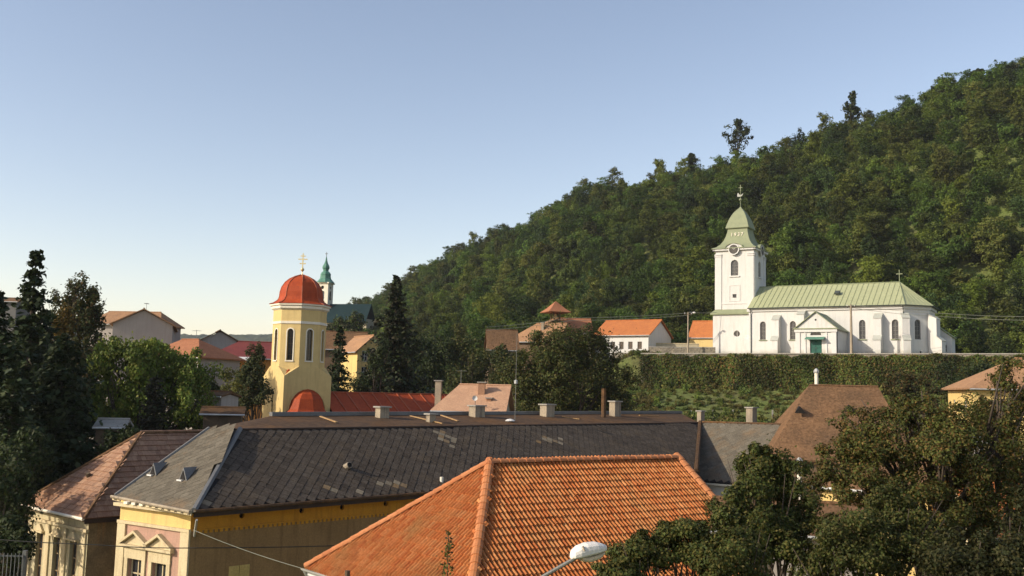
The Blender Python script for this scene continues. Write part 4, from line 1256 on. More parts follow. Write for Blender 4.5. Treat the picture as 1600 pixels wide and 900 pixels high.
    prof = [(hw + .5, 0), (hw + .48, .1), (2.9, .36), (2.42, .8), (2.04, 1.38), (1.76, 2.1), (1.58, 2.8), (1.52, 3.35)]
    rb.loft([sq(tx, ty, r_, z0 + z_) for r_, z_ in prof])
    sk = rb.build('tower_roof', M['greenroof_dark'], t)
    rb = MB()
    prof = [(1.72, 3.33), (1.80, 3.43), (1.75, 3.6), (1.58, 4.2), (1.38, 4.8), (1.12, 5.4), (.82, 5.95), (.46, 6.4), (.2, 6.68), (.08, 6.9)]
    rb.loft([sq(tx, ty, r_, z0 + z_) for r_, z_ in prof]); rb.build('bell_cap', M['greenroof_dark'], sk)
    for k in (0, 1, 3):
        nd3, ud3 = Vector((*sides[k][0], 0)), Vector((*sides[k][1], 0)); c = Vector((tx, ty, 0)) + nd3 * (hw + .52)
        pts = [(1.5 * math.cos(a), 0.86 * math.sin(a)) for a in [math.pi * j / 10 for j in range(11)]] + [(1.32 * math.cos(a), 0.74 * math.sin(a)) for a in [math.pi * (10 - j) / 10 for j in range(11)]]
        b = MB(); b.extrude(pts, c + Z3 * (zt + .01), ud3, Z3, -nd3, 1.6); b.build('hood_moulding', M['greenroof_dark'], sk)
    fb = MB(); q = Vector((tx, ty, z0 + 6.8))
    fb.tube([q, q + Z3 * 1.2], 0.05, 6); fb.lathe(tuple(q + Z3 * 1.25), [(.03, -.22), (.2, -.1), (.24, .02), (.18, .14), (.04, .22)], 10)
    fb.tube([q + Z3 * 1.4, q + Z3 * 3.3], 0.04, 6); fb.build('finial', M['greenroof_dark'], sk)
    fb = MB(); fb.extrude([(-.5, 1.75), (-.1, 1.7), (.2, 1.8), (.45, 2.2), (.3, 2.15), (.15, 2.0), (-.15, 2.05), (-.35, 2.35), (-.5, 2.2)], q + Vector((0, -.03, 0)), (1, 0, 0), Z3, (0, 1, 0), .06); fb.build('weather_vane', M['capstone'], sk)
    fb = MB(); fb.box(q.x - .05, q.x + .05, q.y - .02, q.y + .06, q.z + 2.6, q.z + 3.6); fb.box(q.x - .3, q.x + .3, q.y - .02, q.y + .06, q.z + 3.1, q.z + 3.2); fb.build('finial_cross', M['greenroof_dark'], sk)
    # year in gilt figures on the skirt
    cu = bpy.data.curves.new('year', 'FONT'); cu.body = '1937'; cu.size = 0.78; cu.align_x = 'CENTER'; cu.extrude = 0.05; cu.space_character = 1.35
    to = bpy.data.objects.new('year', cu); COL.objects.link(to)
    dg = bpy.context.evaluated_depsgraph_get()
    me = bpy.data.meshes.new_from_object(to.evaluated_get(dg))
    bpy.data.objects.remove(to)
    me.name = 'year_figures'
    y = link('year_figures', me, M['creamwhite'], sk)
    y.matrix_basis = Matrix.Translation((tx, ty - 1.80, z0 + 2.1)) @ Matrix.Rotation(R(77), 4, 'X')
    # corner buttress of the tower
    b = MB(); b.extrude([(0, -1), (2.1, -1), (2.1, 2.55), (0.9, 3.1), (0.9, 5.3), (0, 5.8)], (tx + base - 1.1, ty - base, 0), (0, -1, 0), Z3, (1, 0, 0), 1.1); b.build('tower_buttress', M['white'], t)
white_church()

# ------------------------------------------------------------------ cream church with the red dome
def cream_church():
    Y = 105.0
    cx, cy = XY(466, Y, 560)
    zb = terrain(cx, cy)
    t = thing('cream_church', 'cream octagonal church tower with red metal dome and long red roof', 'church', (cx, cy, zb), R(36.87))
    z = lambda py: ZZ(py, Y, 466) - zb
    hw = 2.27
    # square lower block with an arched niche side
    b = MB()
    zt = z(588)
    slit = arch(0, 4.0, 0.3, z(613) - 4.0)
    b.wall((0, -hw, 0), (1, 0, 0), (0, -1, 0), rect(-hw, hw, -1, zt), (), 0.2)
    b.wall((-hw, 0, 0), (0, -1, 0), (-1, 0, 0), rect(-hw, hw, -1, zt), [slit], 0.25)
    b.wall((hw, 0, 0), (0, 1, 0), (1, 0, 0), rect(-hw, hw, -1, zt), (), 0.2)
    b.wall((0, hw, 0), (-1, 0, 0), (0, 1, 0), rect(-hw, hw, -1, zt), (), 0.2)
    lower = b.build('lower_block', M['cream'], t)
    b = MB(); b.extrude(arch(0, 4.0, 0.29, z(613) - 4.0), Vector((-hw + .2, 0, 0)), (0, -1, 0), Z3, (1, 0, 0), .03); b.build('slit_window', M['glass'], lower)
    # gabled shoulders leading into the octagon: one on every side
    ap = 2.2
    Ro = ap / math.cos(math.pi / 8)
    octv = [(Ro * math.cos(R(22.5 + 45 * k)), Ro * math.sin(R(22.5 + 45 * k))) for k in range(8)]
    b = MB()
    for k, (nd, ud) in enumerate((((0, -1), (1, 0)), ((1, 0), (0, 1)), ((0, 1), (-1, 0)), ((-1, 0), (0, -1)))):
        n3, u3 = Vector((*nd, 0)), Vector((*ud, 0)); hs = Ro * math.sin(R(22.5))
        b.extrude([(-hw, zt - .01), (hw, zt - .01), (hs + .02, zt + .85), (-hs - .02, zt + .85)], n3 * (hw - .002), u3, Z3, -n3, 0.5)
    b.build('shoulders', M['cream'], lower)
    b = MB()
    for sx in (-1, 1):
        for sy in (-1, 1):
            base = [(sx * (hw - .1), sy * (hw - .1), zt + .02), (sx * (hw - .1), sy * .7, zt + .02), (sx * .7, sy * .7, zt + .02), (sx * .7, sy * (hw - .1), zt + .02)]
            top = (sx * 1.2, sy * 1.2, zt + 0.95)
            b = MB(); b.add(base + [top], [(0, 1, 4), (1, 2, 4), (2, 3, 4), (3, 0, 4)]); b.build('corner_roof', M['redmetal'], lower)
    # octagon drum with slender arched windows
    b = MB()
    z0, z1 = zt - .3, z(486)
    for k in range(8):
        p, q = Vector((*octv[k], 0)), Vector((*octv[(k + 1) % 8], 0))
        ud = (q - p).normalized(); nd = Vector((ud.y, -ud.x, 0)); ln = (q - p).length
        b.wall(p, ud, nd, rect(0, ln, z0, z1), [arch(ln / 2, z(564), 0.56, z(516) - z(564))], 0.28)
    drum = b.build('drum', M['cream'], t)
    for k in range(8):
        p, q = Vector((*octv[k], 0)), Vector((*octv[(k + 1) % 8], 0))
        ud = (q - p).normalized(); nd = Vector((ud.y, -ud.x, 0)); ln = (q - p).length
        w = window(t, p, ud, nd, ln / 2, z(564), 0.56, z(516) - z(564), recess=0.16, kind='arch', bars=(1, 4), fw=0.04, frame=M['wood'], pane=M['glass'])
        s = MB()
        oo, ii = arch(ln / 2, z(564), .76, z(516) - z(564) + .1), arch(ln / 2, z(564), .57, z(516) - z(564) + .005)
        A_ = [p + nd * .04 + ud * u_ + Z3 * z_ for u_, z_ in oo]; B_ = [p + nd * .04 + ud * u_ + Z3 * z_ for u_, z_ in ii]; Cq = [v_ - nd * .05 for v_ in A_]
        m_ = len(oo)
        s.add(A_ + B_ + Cq, [(i, (i + 1) % m_, (i + 1) % m_ + m_, i + m_) for i in range(1, m_)] + [(i + 2 * m_, (i + 1) % m_ + 2 * m_, (i + 1) % m_, i) for i in range(1, m_)])
        s.build('window_surround', M['creamwhite'], w)
        s = MB(); s.obox(p + ud * (ln / 2 - .4) + Z3 * (z(564) - .12), ud * .8, nd * .08, Z3 * .11); s.build('sill', M['creamwhite'], w)
        s = MB(); s.obox(p + ud * -0.02 + Z3 * z(508), ud * (ln + .04), nd * .07, Z3 * .22); s.build('string_course', M['creamwhite'], drum)
        s = MB(); s.obox(p + ud * -0.02 + Z3 * z(587), ud * (ln + .04), nd * .06, Z3 * .1); s.build('lower_course', M['creamwhite'], drum)
    def octo(r, zz): return [(r * math.cos(R(22.5 + 45 * k)), r * math.sin(R(22.5 + 45 * k)), zz) for k in range(8)]
    b = MB(); b.loft([octo(Ro + .02, z1 - .05), octo(Ro + .22, z1 + .1), octo(Ro + .22, z1 + .3), octo(Ro + .36, z1 + .36), octo(Ro + .36, z1 + .5)]); b.build('cornice', M['creamwhite'], drum)
    b = MB(); zd = z1 + .51
    prof = [(2.8, 0), (2.45, .12), (2.1, .36), (1.94, .7), (1.9, 1.15), (1.77, 1.62), (1.5, 2.05), (1.1, 2.4), (.6, 2.66), (.12, 2.82)]
    b.loft([octo(r, zd + zz) for r, zz in prof])
    dome = b.build('dome', M['redmetal'], t)
    for k in range(8):
        s = MB(); s.tube([Vector(octo(r + .01, zd + zz + .02)[k]) for r, zz in prof], .035, 5); s.build('dome_rib', M['redseam'], dome)
    b = MB(); q = zd + 2.77
    b.lathe((0, 0, q), [(.12, 0), (.05, .15), (.04, .35), (.15, .45), (.18, .55), (.12, .66), (.03, .75)], 8); b.build('finial', M['gold'], dome)
    b = MB()
    a = R(-36.87) ; ux = Vector((math.cos(a), math.sin(a), 0)); uy = Vector((-math.sin(a), math.cos(a), 0))
    b.obox(Vector((0, 0, q + .7)) - ux * .05 - uy * .03, ux * .1, uy * .06, Z3 * 1.35)
    for zz, w in ((1.75, .22), (1.45, .42), (1.05, .28)): b.obox(Vector((0, 0, q + zz)) - ux * w - uy * .031, ux * 2 * w, uy * .062, Z3 * .1)
    b.build('dome_cross', M['gold'], dome)
    # apses with faceted red half domes
    for nm, nd, ud in (('apse', Vector((0, -1, 0)), Vector((1, 0, 0))), ('apse', Vector((0, 1, 0)), Vector((-1, 0, 0)))):
        b = MB(); rr = 1.72; angs = [R(x) for x in (0, 45, 90, 135, 180)]
        o = nd * (hw - .02)
        zc = z(642)
        def rg(r, zz): return [o + ud * (-r * math.cos(a)) + nd * (r * math.sin(a) * .8) + Z3 * zz for a in angs]
        b.loft([rg(rr - .15, -1), rg(rr - .15, zc)], False, True)
        ap_ = b.build(nm, M['cream'], t)
        b = MB(); b.loft([rg(rr + .25, zc - .05), rg(rr + .05, zc + .2), rg(rr - .08, zc + .55), rg(rr - .25, zc + 1.1), rg(rr - .6, zc + 1.55), rg(rr - 1.1, zc + 1.85), rg(.05, zc + 2.0)]); hd = b.build('half_dome', M['redmetal'], ap_)
        b = MB(); b.loft([rg(rr + .1, zc - .3), rg(rr + .1, zc - .07)]); b.build('apse_cornice', M['creamwhite'], ap_)
        # archivolt on the wall above the half dome
        b = MB()
        pts = [(1.85 * math.cos(a), 2.1 * math.sin(a) + zc) for a in [math.pi * j / 12 for j in range(13)]] + [(1.74 * math.cos(a), 1.98 * math.sin(a) + zc) for a in [math.pi * (12 - j) / 12 for j in range(13)]]
        b.extrude(pts, o + nd * .02, ud, Z3, nd, .08); b.build('archivolt', M['cream'], ap_)
    # nave with red standing-seam roof
    L = 15.2; e0, rz = z(648), z(612)
    hwv = 4.2
    b = MB(); b.box(hw, hw + L, -hwv + .4, hwv - .4, -1, e0 - .05); b.build('nave_wall', M['cream'], t)
    b = MB()
    A = [(hw, -hwv, e0 - .4), (hw + L + 1.6, -hwv, e0 - .4), (hw + L + 1.6, hwv, e0 - .4), (hw, hwv, e0 - .4)]
    r0, r1 = (hw, 0, rz), (hw + L - 1.2, 0, rz)
    b.slab([A[0], A[1], r1, r0], .1); b.slab([A[1], A[2], r1], .1); b.slab([A[2], A[3], r0, r1], .1)
    nr = b.build('nave_roof', M['redmetal'], t)
    for k in range(1, 12):
        u = hw + k * 1.35
        lo = Vector((u, -hwv, e0 - .4)); hi = Vector((u, 0, rz))
        if u > r1[0]: hi = Vector(r1).lerp(Vector(A[1]), (u - r1[0]) / (A[1][0] - r1[0]))
        n = Vector((0, -(rz - e0 + .4), hwv)).normalized()
        s = MB(); s.obox(lo - Vector((.05, 0, 0)) + n * .002, (.1, 0, 0), hi - lo, n * .07); s.build('seam', M['redseam'], nr)
    for p, q in ((r0, r1), (r1, A[1])):
        s = MB(); s.tube([Vector(p) + Z3 * .03, Vector(q) + Z3 * .03], .07, 6); s.build('ridge_cap', M['redseam'], nr)
cream_church()

# ------------------------------------------------------------------ far church with the green onion spire
def far_church():
    Y = 330; cx, cy = XY(507.5, Y, 460); zb = terrain(cx, cy)
    t = thing('far_church', 'distant cream church tower with green copper onion spire behind red dome', 'church', (cx, cy, zb), R(-14))
    z = lambda py: ZZ(py, Y, 508) - zb
    hw = 1.75
    b = MB()
    for k, (nd, ud) in enumerate((((0, -1), (1, 0)), ((1, 0), (0, 1)), ((0, 1), (-1, 0)), ((-1, 0), (0, -1)))):
        n3, u3 = Vector((*nd, 0)), Vector((*ud, 0))
        b.wall(n3 * hw, u3, n3, rect(-hw, hw, -1, z(443)), [arch(0, z(469), 1.3, 2.6), circ(0, z(450), .5)], .3)
    w = b.build('tower', M['creamwhite'], t)
    for nd, ud in (((0, -1), (1, 0)), ((1, 0), (0, 1))):
        n3, u3 = Vector((*nd, 0)), Vector((*ud, 0))
        window(t, n3 * hw, u3, n3, 0, z(469), 1.3, 2.6, recess=.2, kind='arch', frame=M['wood'], name='belfry_window')
        s = MB(); s.extrude(circ(0, z(450), .49), n3 * (hw - .2), u3, Z3, -n3, .04); s.build('round_opening', M['black'], w)
    b = MB(); b.loft([sq(0, 0, hw + .3, z(444)), sq(0, 0, hw + .35, z(442))]); b.build('cornice', M['creamwhite'], w)
    b = MB(); zz = z(442)
    b.lathe((0, 0, zz), [(2.7, 0), (2.2, .5), (1.6, 1.2), (1.45, 2.0), (1.5, 2.5), (1.2, 3.0), (.75, 3.4), (.8, 3.8), (1.05, 4.3), (.95, 4.9), (.55, 5.6), (.3, 6.4), (.12, 7.6)], 8, R(22.5)); sp = b.build('onion_spire', M['copper'], t)
    b = MB(); b.box(-.06, .06, -.06, .06, zz + 7.5, zz + 9.0); b.box(-.4, .4, -.05, .05, zz + 8.4, zz + 8.55); b.build('spire_cross', M['steel'], sp)
    b = MB(); x1 = 14.5
    b.box(hw, x1, -3.2, 3.2, -1, z(499)); b.build('nave_wall', M['beige'], t)  # darker plaster than the tower, standing in for shadow on the nave
    b = MB(); b.slab([(hw, -4, z(505)), (x1, -4, z(505)), (x1, 0, z(475)), (hw, 0, z(475))], .15); b.slab([(x1, 4, z(505)), (hw, 4, z(505)), (hw, 0, z(475)), (x1, 0, z(475))], .15); b.build('nave_roof', M['teal'], t)
far_church()

# ------------------------------------------------------------------ other houses
def fr(px, Y, zadd=0.0):
    x, y = XY(px, Y); return terrain(x, y) + zadd
# house with gabled end far left, behind the willow
house('apartment_house', 'grey-rendered gabled block with tan roof rising behind the willow', 'house', 222, 152, fr(222, 152), -72, 13, 7.0, ZZ(510, 150, 222), ZZ(488, 150, 222), M['mauve'], M['tan_tile'], wins=[('r', 0, 12.9, .6, .7), ('r', -1.2, 10.6, .7, .9), ('f', -2, 12.0, .8, 1.0)], chims=[(-2, -1, ZZ(487, 152, 222), .5, .5)])
house('apartment_house', 'tan-roofed block crossing behind the grey gabled block on the skyline', 'house', 205, 160, fr(205, 160), -8, 10.5, 6.0, ZZ(508, 160, 205), ZZ(489, 160, 205), M['mauve'], M['tan_tile'], hip=(1.2, 1.5), wins=[('f', -3.4, 13.0, .8, 1.0)])
house('villa', 'pale villa with orange hip roof between the willow and dark red roof', 'house', 299, 125, fr(299, 125), -24, 7.4, 6.5, ZZ(558, 123, 299), ZZ(533, 126, 299), M['mauve'], M['terracotta'], hip=(2.0, 3.0), wins=[('r', -0.6, 8.6, .9, 1.4), ('f', 2.2, 8.8, .9, 1.3)])
house('gabled_house', 'small brown-roofed gable peeking above the orange villa roof', 'house', 336, 165, fr(336, 165), -68, 6.5, 4.6, ZZ(533, 165, 336), ZZ(519, 165, 336), M['mauve'], M['brown_tile'])
house('restaurant', 'low orange-walled building under a dark red roof with white canopy', 'house', 390, 142, fr(390, 142), 14, 9.5, 7.0, ZZ(559, 139, 390), ZZ(536, 142, 390), M['orange'], M['reddark'], hip=(3.2, 2.0), wins=[('f', 0.5, 8.4, 2.2, 1.4)])
tq = thing('awning', 'white awning strip under the dark red roof', 'awning', (*XY(381, 136), fr(381, 136)), R(8))
b = MB(); zz = ZZ(559, 136, 381) - tq.location.z; b.slab([(-1.3, -0.7, zz - .25), (1.3, -0.7, zz - .25), (1.3, .6, zz + .12), (-1.3, .6, zz + .12)], .1); b.build('canopy', M['whitetrim'], tq)
for s_ in (-1.2, 1.2):
    b = MB(); b.tube([(s_, -0.6, -.5), (s_, -0.6, zz - .3)], .05, 6); b.build('post', M['steel'], tq)
house('shack', 'little rendered shack with flat brown roof beside the cream tower', 'shed', 347, 92, fr(347, 92), -30, 1.9, 1.8, ZZ(620, 92, 347), ZZ(615, 92, 347), M['mauve'], M['brown_tile'], ov=.2, wins=[('f', -.3, 8.2, .5, .7)])
house('lean_to', 'rusty low lean-to roof below the little shack', 'shed', 352, 84, fr(352, 84), 12, 2.6, 2.2, ZZ(647, 84, 352), ZZ(640, 84, 352), M['wood'], M['rust'], ov=.25)
house('garden_shed', 'shed with pale flat sheet roof half hidden under the willow', 'shed', 182, 72, 0, 10, 1.6, 2.0, ZZ(668, 72, 182), ZZ(659, 72, 182), M['wood'], M['concrete'], ov=.15)
house('flat_block', 'grey block peeking out behind the tall spruce', 'house', 6, 175, fr(6, 175), 0, 5.0, 6, ZZ(474, 175, 6), ZZ(467, 175, 6), M['darkgrey'], M['brown_tile'], ov=.3)
# yellow house behind the dark conifers
house('yellow_house', 'yellow house with scrolled gable half hidden by the dark conifers', 'house', 566, 132, fr(566, 132), -58, 5, 3.6, ZZ(548, 130, 566), ZZ(526, 130, 566), M['yellowlit'], M['tan_tile'], ov=.35, wins=[('r', -0.9, ZZ(565, 130, 566) - fr(566, 132), .7, 1.2), ('r', 0.8, ZZ(566, 130, 566) - fr(566, 132), .7, 1.1), ('r', -0.9, ZZ(590, 130, 566) - fr(566, 132), .7, 1.2), ('r', 0.8, ZZ(590, 130, 566) - fr(566, 132), .7, 1.2)])
house('dark_roofed_house', 'dark brown roof behind the cream tower and yellow gable', 'house', 528, 150, fr(528, 150), 6, 6.4, 6, ZZ(545, 149, 528), ZZ(520, 150, 528), M['brownwall'], M['brown_tile'])
house('low_house', 'low house with pinkish tile roof and tall brick chimney behind slate building', 'house', 742, 98, fr(742, 98), -6, 5.4, 6.2, ZZ(640, 96, 742), ZZ(604, 98, 742), M['beige'], M['pink_tile'], hip=(1.4, 0), wins=[('f', 0.5, 6.5, .8, 1.0)], chims=[(0.75, -1.1, ZZ(598, 98, 742), .55, .5, M['brickchimney']), (1.5, -2.0, ZZ(622, 96, 742), .4, .4, M['brickchimney']), (-3.0, -0.6, ZZ(597, 98, 742), .5, .5)])
tq = thing('satellite_dish', 'small white satellite dish beside the tall brick chimney', 'dish', tuple(P(742, 622, 93.2)))
b = MB(); b.lathe((0, 0, 0), [(.02, -.06), (.1, -.035), (.19, .02), (.21, .06), (.18, .03), (.015, -.035)], 14)
b.v = [(v[0], -v[2], v[1]) for v in b.v]; b.build('dish', M['whitetrim'], tq)
b = MB(); b.tube([(0, .1, 0), (0.02, .5, -.1), (0.02, .55, -2.4)], .03, 6); b.build('mount', M['steel'], tq)
house('hillside_house', 'dark brown tile roof with pale verge below the wooden belfry', 'house', 782, 172, fr(782, 172), 6, 4.2, 6.0, ZZ(546, 170, 782), ZZ(517, 172, 782), M['brownwall'], M['brown_tile'], ov=.3)
house('old_house', 'long tan roof sloping down beside the wooden belfry', 'house', 842, 182, fr(842, 182), -22, 8.2, 6.5, ZZ(533, 180, 842), ZZ(508, 184, 842), M['brownwall'], M['tan_tile'], hip=(3.5, 0), chims=[(0.9, -1.2, ZZ(505, 181, 842), .4, .4)])
house('ridge_house', 'orange tiled ridge showing behind the big dark walnut tree', 'house', 893, 196, fr(893, 196), 4, 5.5, 6.0, ZZ(520, 196, 893), ZZ(499, 196, 893), M['beige'], M['terracotta'])

def aerial(t_, x, y, z0, h):
    b = MB(); b.tube([(x, y, z0), (x, y, z0 + h)], .025, 5)
    b.tube([(x - .5, y, z0 + h - .1), (x + .5, y, z0 + h - .1)], .015, 4)
    for k in range(5): b.tube([(x - .45 + k * .22, y - .3, z0 + h - .1), (x - .45 + k * .22, y + .3, z0 + h - .1)], .01, 4)
    b.build('aerial', M['windowgrey'], t_)
for o_ in list(bpy.data.objects):
    if o_.get('label', '').startswith('grey-rendered gabled block'): aerial(o_, 1.5, 0, ZZ(492, 150, 222) - o_.location.z, 1.6)
    if o_.get('label', '').startswith('low house with pinkish'): aerial(o_, -1.2, 0, ZZ(606, 98, 742) - o_.location.z, 1.5)
    if o_.get('label', '').startswith('pale villa'): aerial(o_, .3, 0, ZZ(536, 126, 299) - o_.location.z, 1.4)
def belfry():
    Y = 192; x, y = XY(868, Y, 490); zb = terrain(x, y)
    t = thing('wooden_belfry', 'small open wooden belfry with pyramid tile roof against the forest', 'belfry', (x, y, zb), R(20))
    z = lambda py: ZZ(py, Y, 868) - zb
    for sx in (-1, 1):
        for sy in (-1, 1):
            b = MB(); b.tube([(sx * .7, sy * .7, -.5), (sx * .55, sy * .55, z(486))], .13, 6); b.build('post', M['wood'], t)
    b = MB(); b.box(-1.0, 1.0, -1.0, 1.0, z(503), z(501)); b.build('gallery', M['wood'], t)
    b = MB(); b.loft([sq(0, 0, 1.95, z(489)), sq(0, 0, 2.0, z(488)), sq(0, 0, 1.2, z(482)), sq(0, 0, .06, z(471))]); b.build('roof', M['terracotta'], t)
    b = MB(); b.lathe((0, 0, z(497)), [(.4, 0), (.3, .3), (.2, .6), (.05, .7)], 10); b.build('bell', M['gold'], t)
    b = MB(); b.slab([(-2.4, -1.3, z(508)), (0, -1.3, z(497)), (0, 1.3, z(497)), (-2.4, 1.3, z(508))], .12); b.build('stair_roof', M['tan_tile'], t)
belfry()

# white house on the terrace
a33 = R(33)
cw = Vector((*XY(1013, 178, 540), 0)); ud = Vector((math.cos(a33), -math.sin(a33), 0)); vd = Vector((math.sin(a33), math.cos(a33), 0))
Lh, Wh = 9.3, 8.6
cc = cw - ud * Lh / 2 + vd * Wh / 2
zb = CH_Z - .2
wl_ = []
for px in (944, 957.5, 971, 985, 999.5):
    r = bear(px, 540)
    wl_.append(-((cw.x - r * cw.y) / (ud.x - r * ud.y)) + Lh / 2)
house('white_house', 'white house with bright orange tile roof on the terrace left of the church', 'house', 0, 0, zb, -33, Lh, Wh, ZZ(523, 180, 980), ZZ(499, 181, 980), M['white'], M['orange_tile'], ov=.35, center=(cc.x, cc.y), wins=[('f', u, ZZ(546, 182, 980) - zb, .75, 1.15) for u in wl_] + [('r', 1.5, 1.0, .7, 1.0)], chims=[(3.6, 1.6, ZZ(503, 180, 980), .5, .5, M['brickchimney'])], winframe=M['wood'])
for t_ in [o for o in bpy.data.objects if o.name.startswith('white_house')]:
    for u in (-2.2, 1.8):
        b = MB(); zz = ZZ(511, 178, 975) - zb
        b.add([(u - .35, -2.65, zz - .35), (u + .35, -2.65, zz - .35), (u, -2.65, zz + .15), (u, -1.2, zz + .1)], [(0, 1, 2), (1, 3, 2), (0, 2, 3)]); d = b.build('dormer', M['brown_tile'], t_)
house('orange_roofed_annex', 'small cream annex with orange tile roof beside the church tower', 'shed', 1108, 186, CH_Z - .2, -28, 5.0, 5.0, ZZ(527, 184, 1108), ZZ(503, 186, 1108), M['cream'], M['orange_tile'], ov=.25)
# brown hip roof house right of the wing
house('brown_roofed_house', 'house with large brown tile hip roof below the ivy wall', 'house', 1292, 88, fr(1292, 88), -10, 9.4, 13.0, ZZ(712, 84, 1292), ZZ(606, 88, 1302), M['brownwall'], M['brown_tile'], hip=(3.4, 1.0), ov=.4, gutter=False)
for t_ in [o for o in bpy.data.objects if o.name.startswith('brown_roofed_house')]:
    zb_ = t_.location.z
    b = MB(); b.tube([(-.6, 1.2, 7.5), (-.6, 1.2, ZZ(582, 88, 1276) - zb_)], .14, 8); st = b.build('flue', M['creamwhite'], t_)
    b = MB(); b.lathe((-.6, 1.2, ZZ(582, 88, 1276) - zb_), [(.2, 0), (.22, .12), (.12, .3), (.02, .36)], 8); b.build('flue_cap', M['zinc'], st)
    for px, py in ((1250, 639), (1328, 637)):
        q = P(px, py, 84.5) - Vector(t_.location); q.rotate(Matrix.Rotation(R(10), 3, 'Z'))
        b = MB(); b.add([(q.x - .4, q.y - .1, q.z - .3), (q.x + .4, q.y - .1, q.z - .3), (q.x, q.y - .1, q.z + .2), (q.x, q.y + 1.0, q.z + .2)], [(0, 1, 2), (1, 3, 2), (0, 2, 3)]); b.build('roof_hatch', M['black'], t_)
house('hip_roofed_villa', 'yellow villa with worn tan hip roof below the terrace edge', 'house', 1592, 100, fr(1592, 100), -12, 9.4, 9.4, ZZ(606, 96, 1592), ZZ(563, 100, 1592), M['yellowlit'], M['tan_tile'], hip=(4.4, 4.4), ov=.5, wins=[('f', u_, z_, .9, 1.4) for u_ in (-3.0, 0, 3.0) for z_ in (1.2, 4.2, 7.0)] + [('l', u_, z_, .9, 1.4) for u_ in (-2.5, 1.5) for z_ in (1.2, 4.2, 7.0)])
house('orange_roofed_house', 'orange tile roof glimpsed through leaves at the lower right edge', 'house', 1650, 44, 0, -8, 7.0, 6.0, ZZ(832, 42, 1650), ZZ(760, 44, 1650), M['creamtrim'], M['orange_tile'], ov=.4)
house('outbuilding', 'grey-white outbuilding wall glimpsed between the garden trees', 'house', 1232, 45, 0, -14, 5.4, 5.0, ZZ(832, 43, 1232), ZZ(790, 45, 1232), M['mauve'], M['brown_tile'], ov=.2)
house('yellow_cottage', 'brown-roofed cottage with sunlit yellow gable deep among garden trees', 'house', 1402, 56, 0, -40, 5.5, 5.5, ZZ(766, 54, 1402), ZZ(722, 56, 1402), M['yellowlit'], M['brown_tile'], ov=.3)
house('pale_shed', 'low shed with pale sheet roof seen through the walnut leaves', 'shed', 1483, 78, fr(1483, 78), -6, 3.4, 2.4, ZZ(690, 77, 1483), ZZ(680, 78, 1483), M['mauve'], M['zinc'], ov=.15)
# white standing flue among the leaves
tq = thing('flue_pipe', 'white standing flue pipe beside the brown gable end', 'flue', (*XY(1248, 52), 0))
b = MB(); b.tube([(0, 0, 0), (0, 0, ZZ(722, 52, 1248))], .1, 8); b.build('pipe', M['creamwhite'], tq)
b = MB(); b.lathe((0, 0, ZZ(722, 52, 1248)), [(.15, 0), (.16, .08), (.05, .2)], 8); b.build('cowl', M['zinc'], tq)

# ------------------------------------------------------------------ leaves, trees
def leaf_quads(c, size, nrm, aspect=0.6, droop=0.0):
    """diamond leaves at centres c (n,3)"""
    n = len(c)
    r = RNG.normal(size=(n, 3))
    nrm = nrm / np.maximum(np.linalg.norm(nrm, axis=1, keepdims=True), 1e-6)
    a = np.cross(nrm, r); a /= np.maximum(np.linalg.norm(a, axis=1, keepdims=True), 1e-6)
    if droop: a[:, 2] -= droop; a /= np.linalg.norm(a, axis=1, keepdims=True)
    b = np.cross(nrm, a); b /= np.maximum(np.linalg.norm(b, axis=1, keepdims=True), 1e-6)
    s = np.asarray(size).reshape(-1, 1) * np.ones((n, 1))
    v = np.empty((n, 4, 3), np.float32)
    v[:, 0] = c - a * s * 0.5
    v[:, 1] = c + b * s * 0.5 * aspect + nrm * s * 0.08
    v[:, 2] = c + a * s * 0.5
    v[:, 3] = c - b * s * 0.5 * aspect + nrm * s * 0.08
    return v.reshape(-1, 3)

def pick(pal, n, spread=0.25):
    pal = np.array(pal)
    k = RNG.integers(0, len(pal), n)
    return pal[k] * (1 + spread * RNG.uniform(-1, 1, (n, 1)))

def blob_leaves(lobes, size, pal, clump=0.33, nclump=22, fill=0.25, droop=0.0, flat=0.5, spread=0.25):
    """lobes: (x, y, z, rx, ry, rz, n). Leaves sit in clumps spread over each lobe, thinning towards its edge"""
    V, Cc = [], []
    for (x, y, z, rx, ry, rz, n) in lobes:
        d = RNG.normal(size=(nclump, 3)); d /= np.linalg.norm(d, axis=1, keepdims=True)
        rad = RNG.uniform(0.45, 0.95, (nclump, 1))
        cc = d * rad
        cr = clump * RNG.uniform(0.6, 1.3, nclump)
        tone = RNG.uniform(0.7, 1.25, nclump)
        k = RNG.integers(0, nclump, n)
        off = RNG.normal(size=(n, 3)); off /= np.linalg.norm(off, axis=1, keepdims=True)
        rr = RNG.uniform(0.15, 1.0, (n, 1)) ** 0.6
        q = cc[k] + off * rr * cr[k][:, None]
        nf = int(n * fill)
        q[:nf] = RNG.normal(size=(nf, 3)) * 0.33
        nr = off * 0.6 + cc[k] * 0.5 + RNG.normal(size=(n, 3)) * flat
        nr[:, 2] += 0.35
        c = q * np.array([rx, ry, rz]) + np.array([x, y, z])
        V.append(leaf_quads(c, size * RNG.uniform(0.65, 1.35, n), nr, droop=droop))
        col = pick(pal, n, spread) * tone[k][:, None]
        Cc.append(np.repeat(col, 4, axis=0))
    return np.concatenate(V), np.concatenate(Cc)

def crown_mesh(name, V, C):
    n = len(V) // 4
    return np_mesh(name, V, np.arange(n * 4).reshape(n, 4), C)

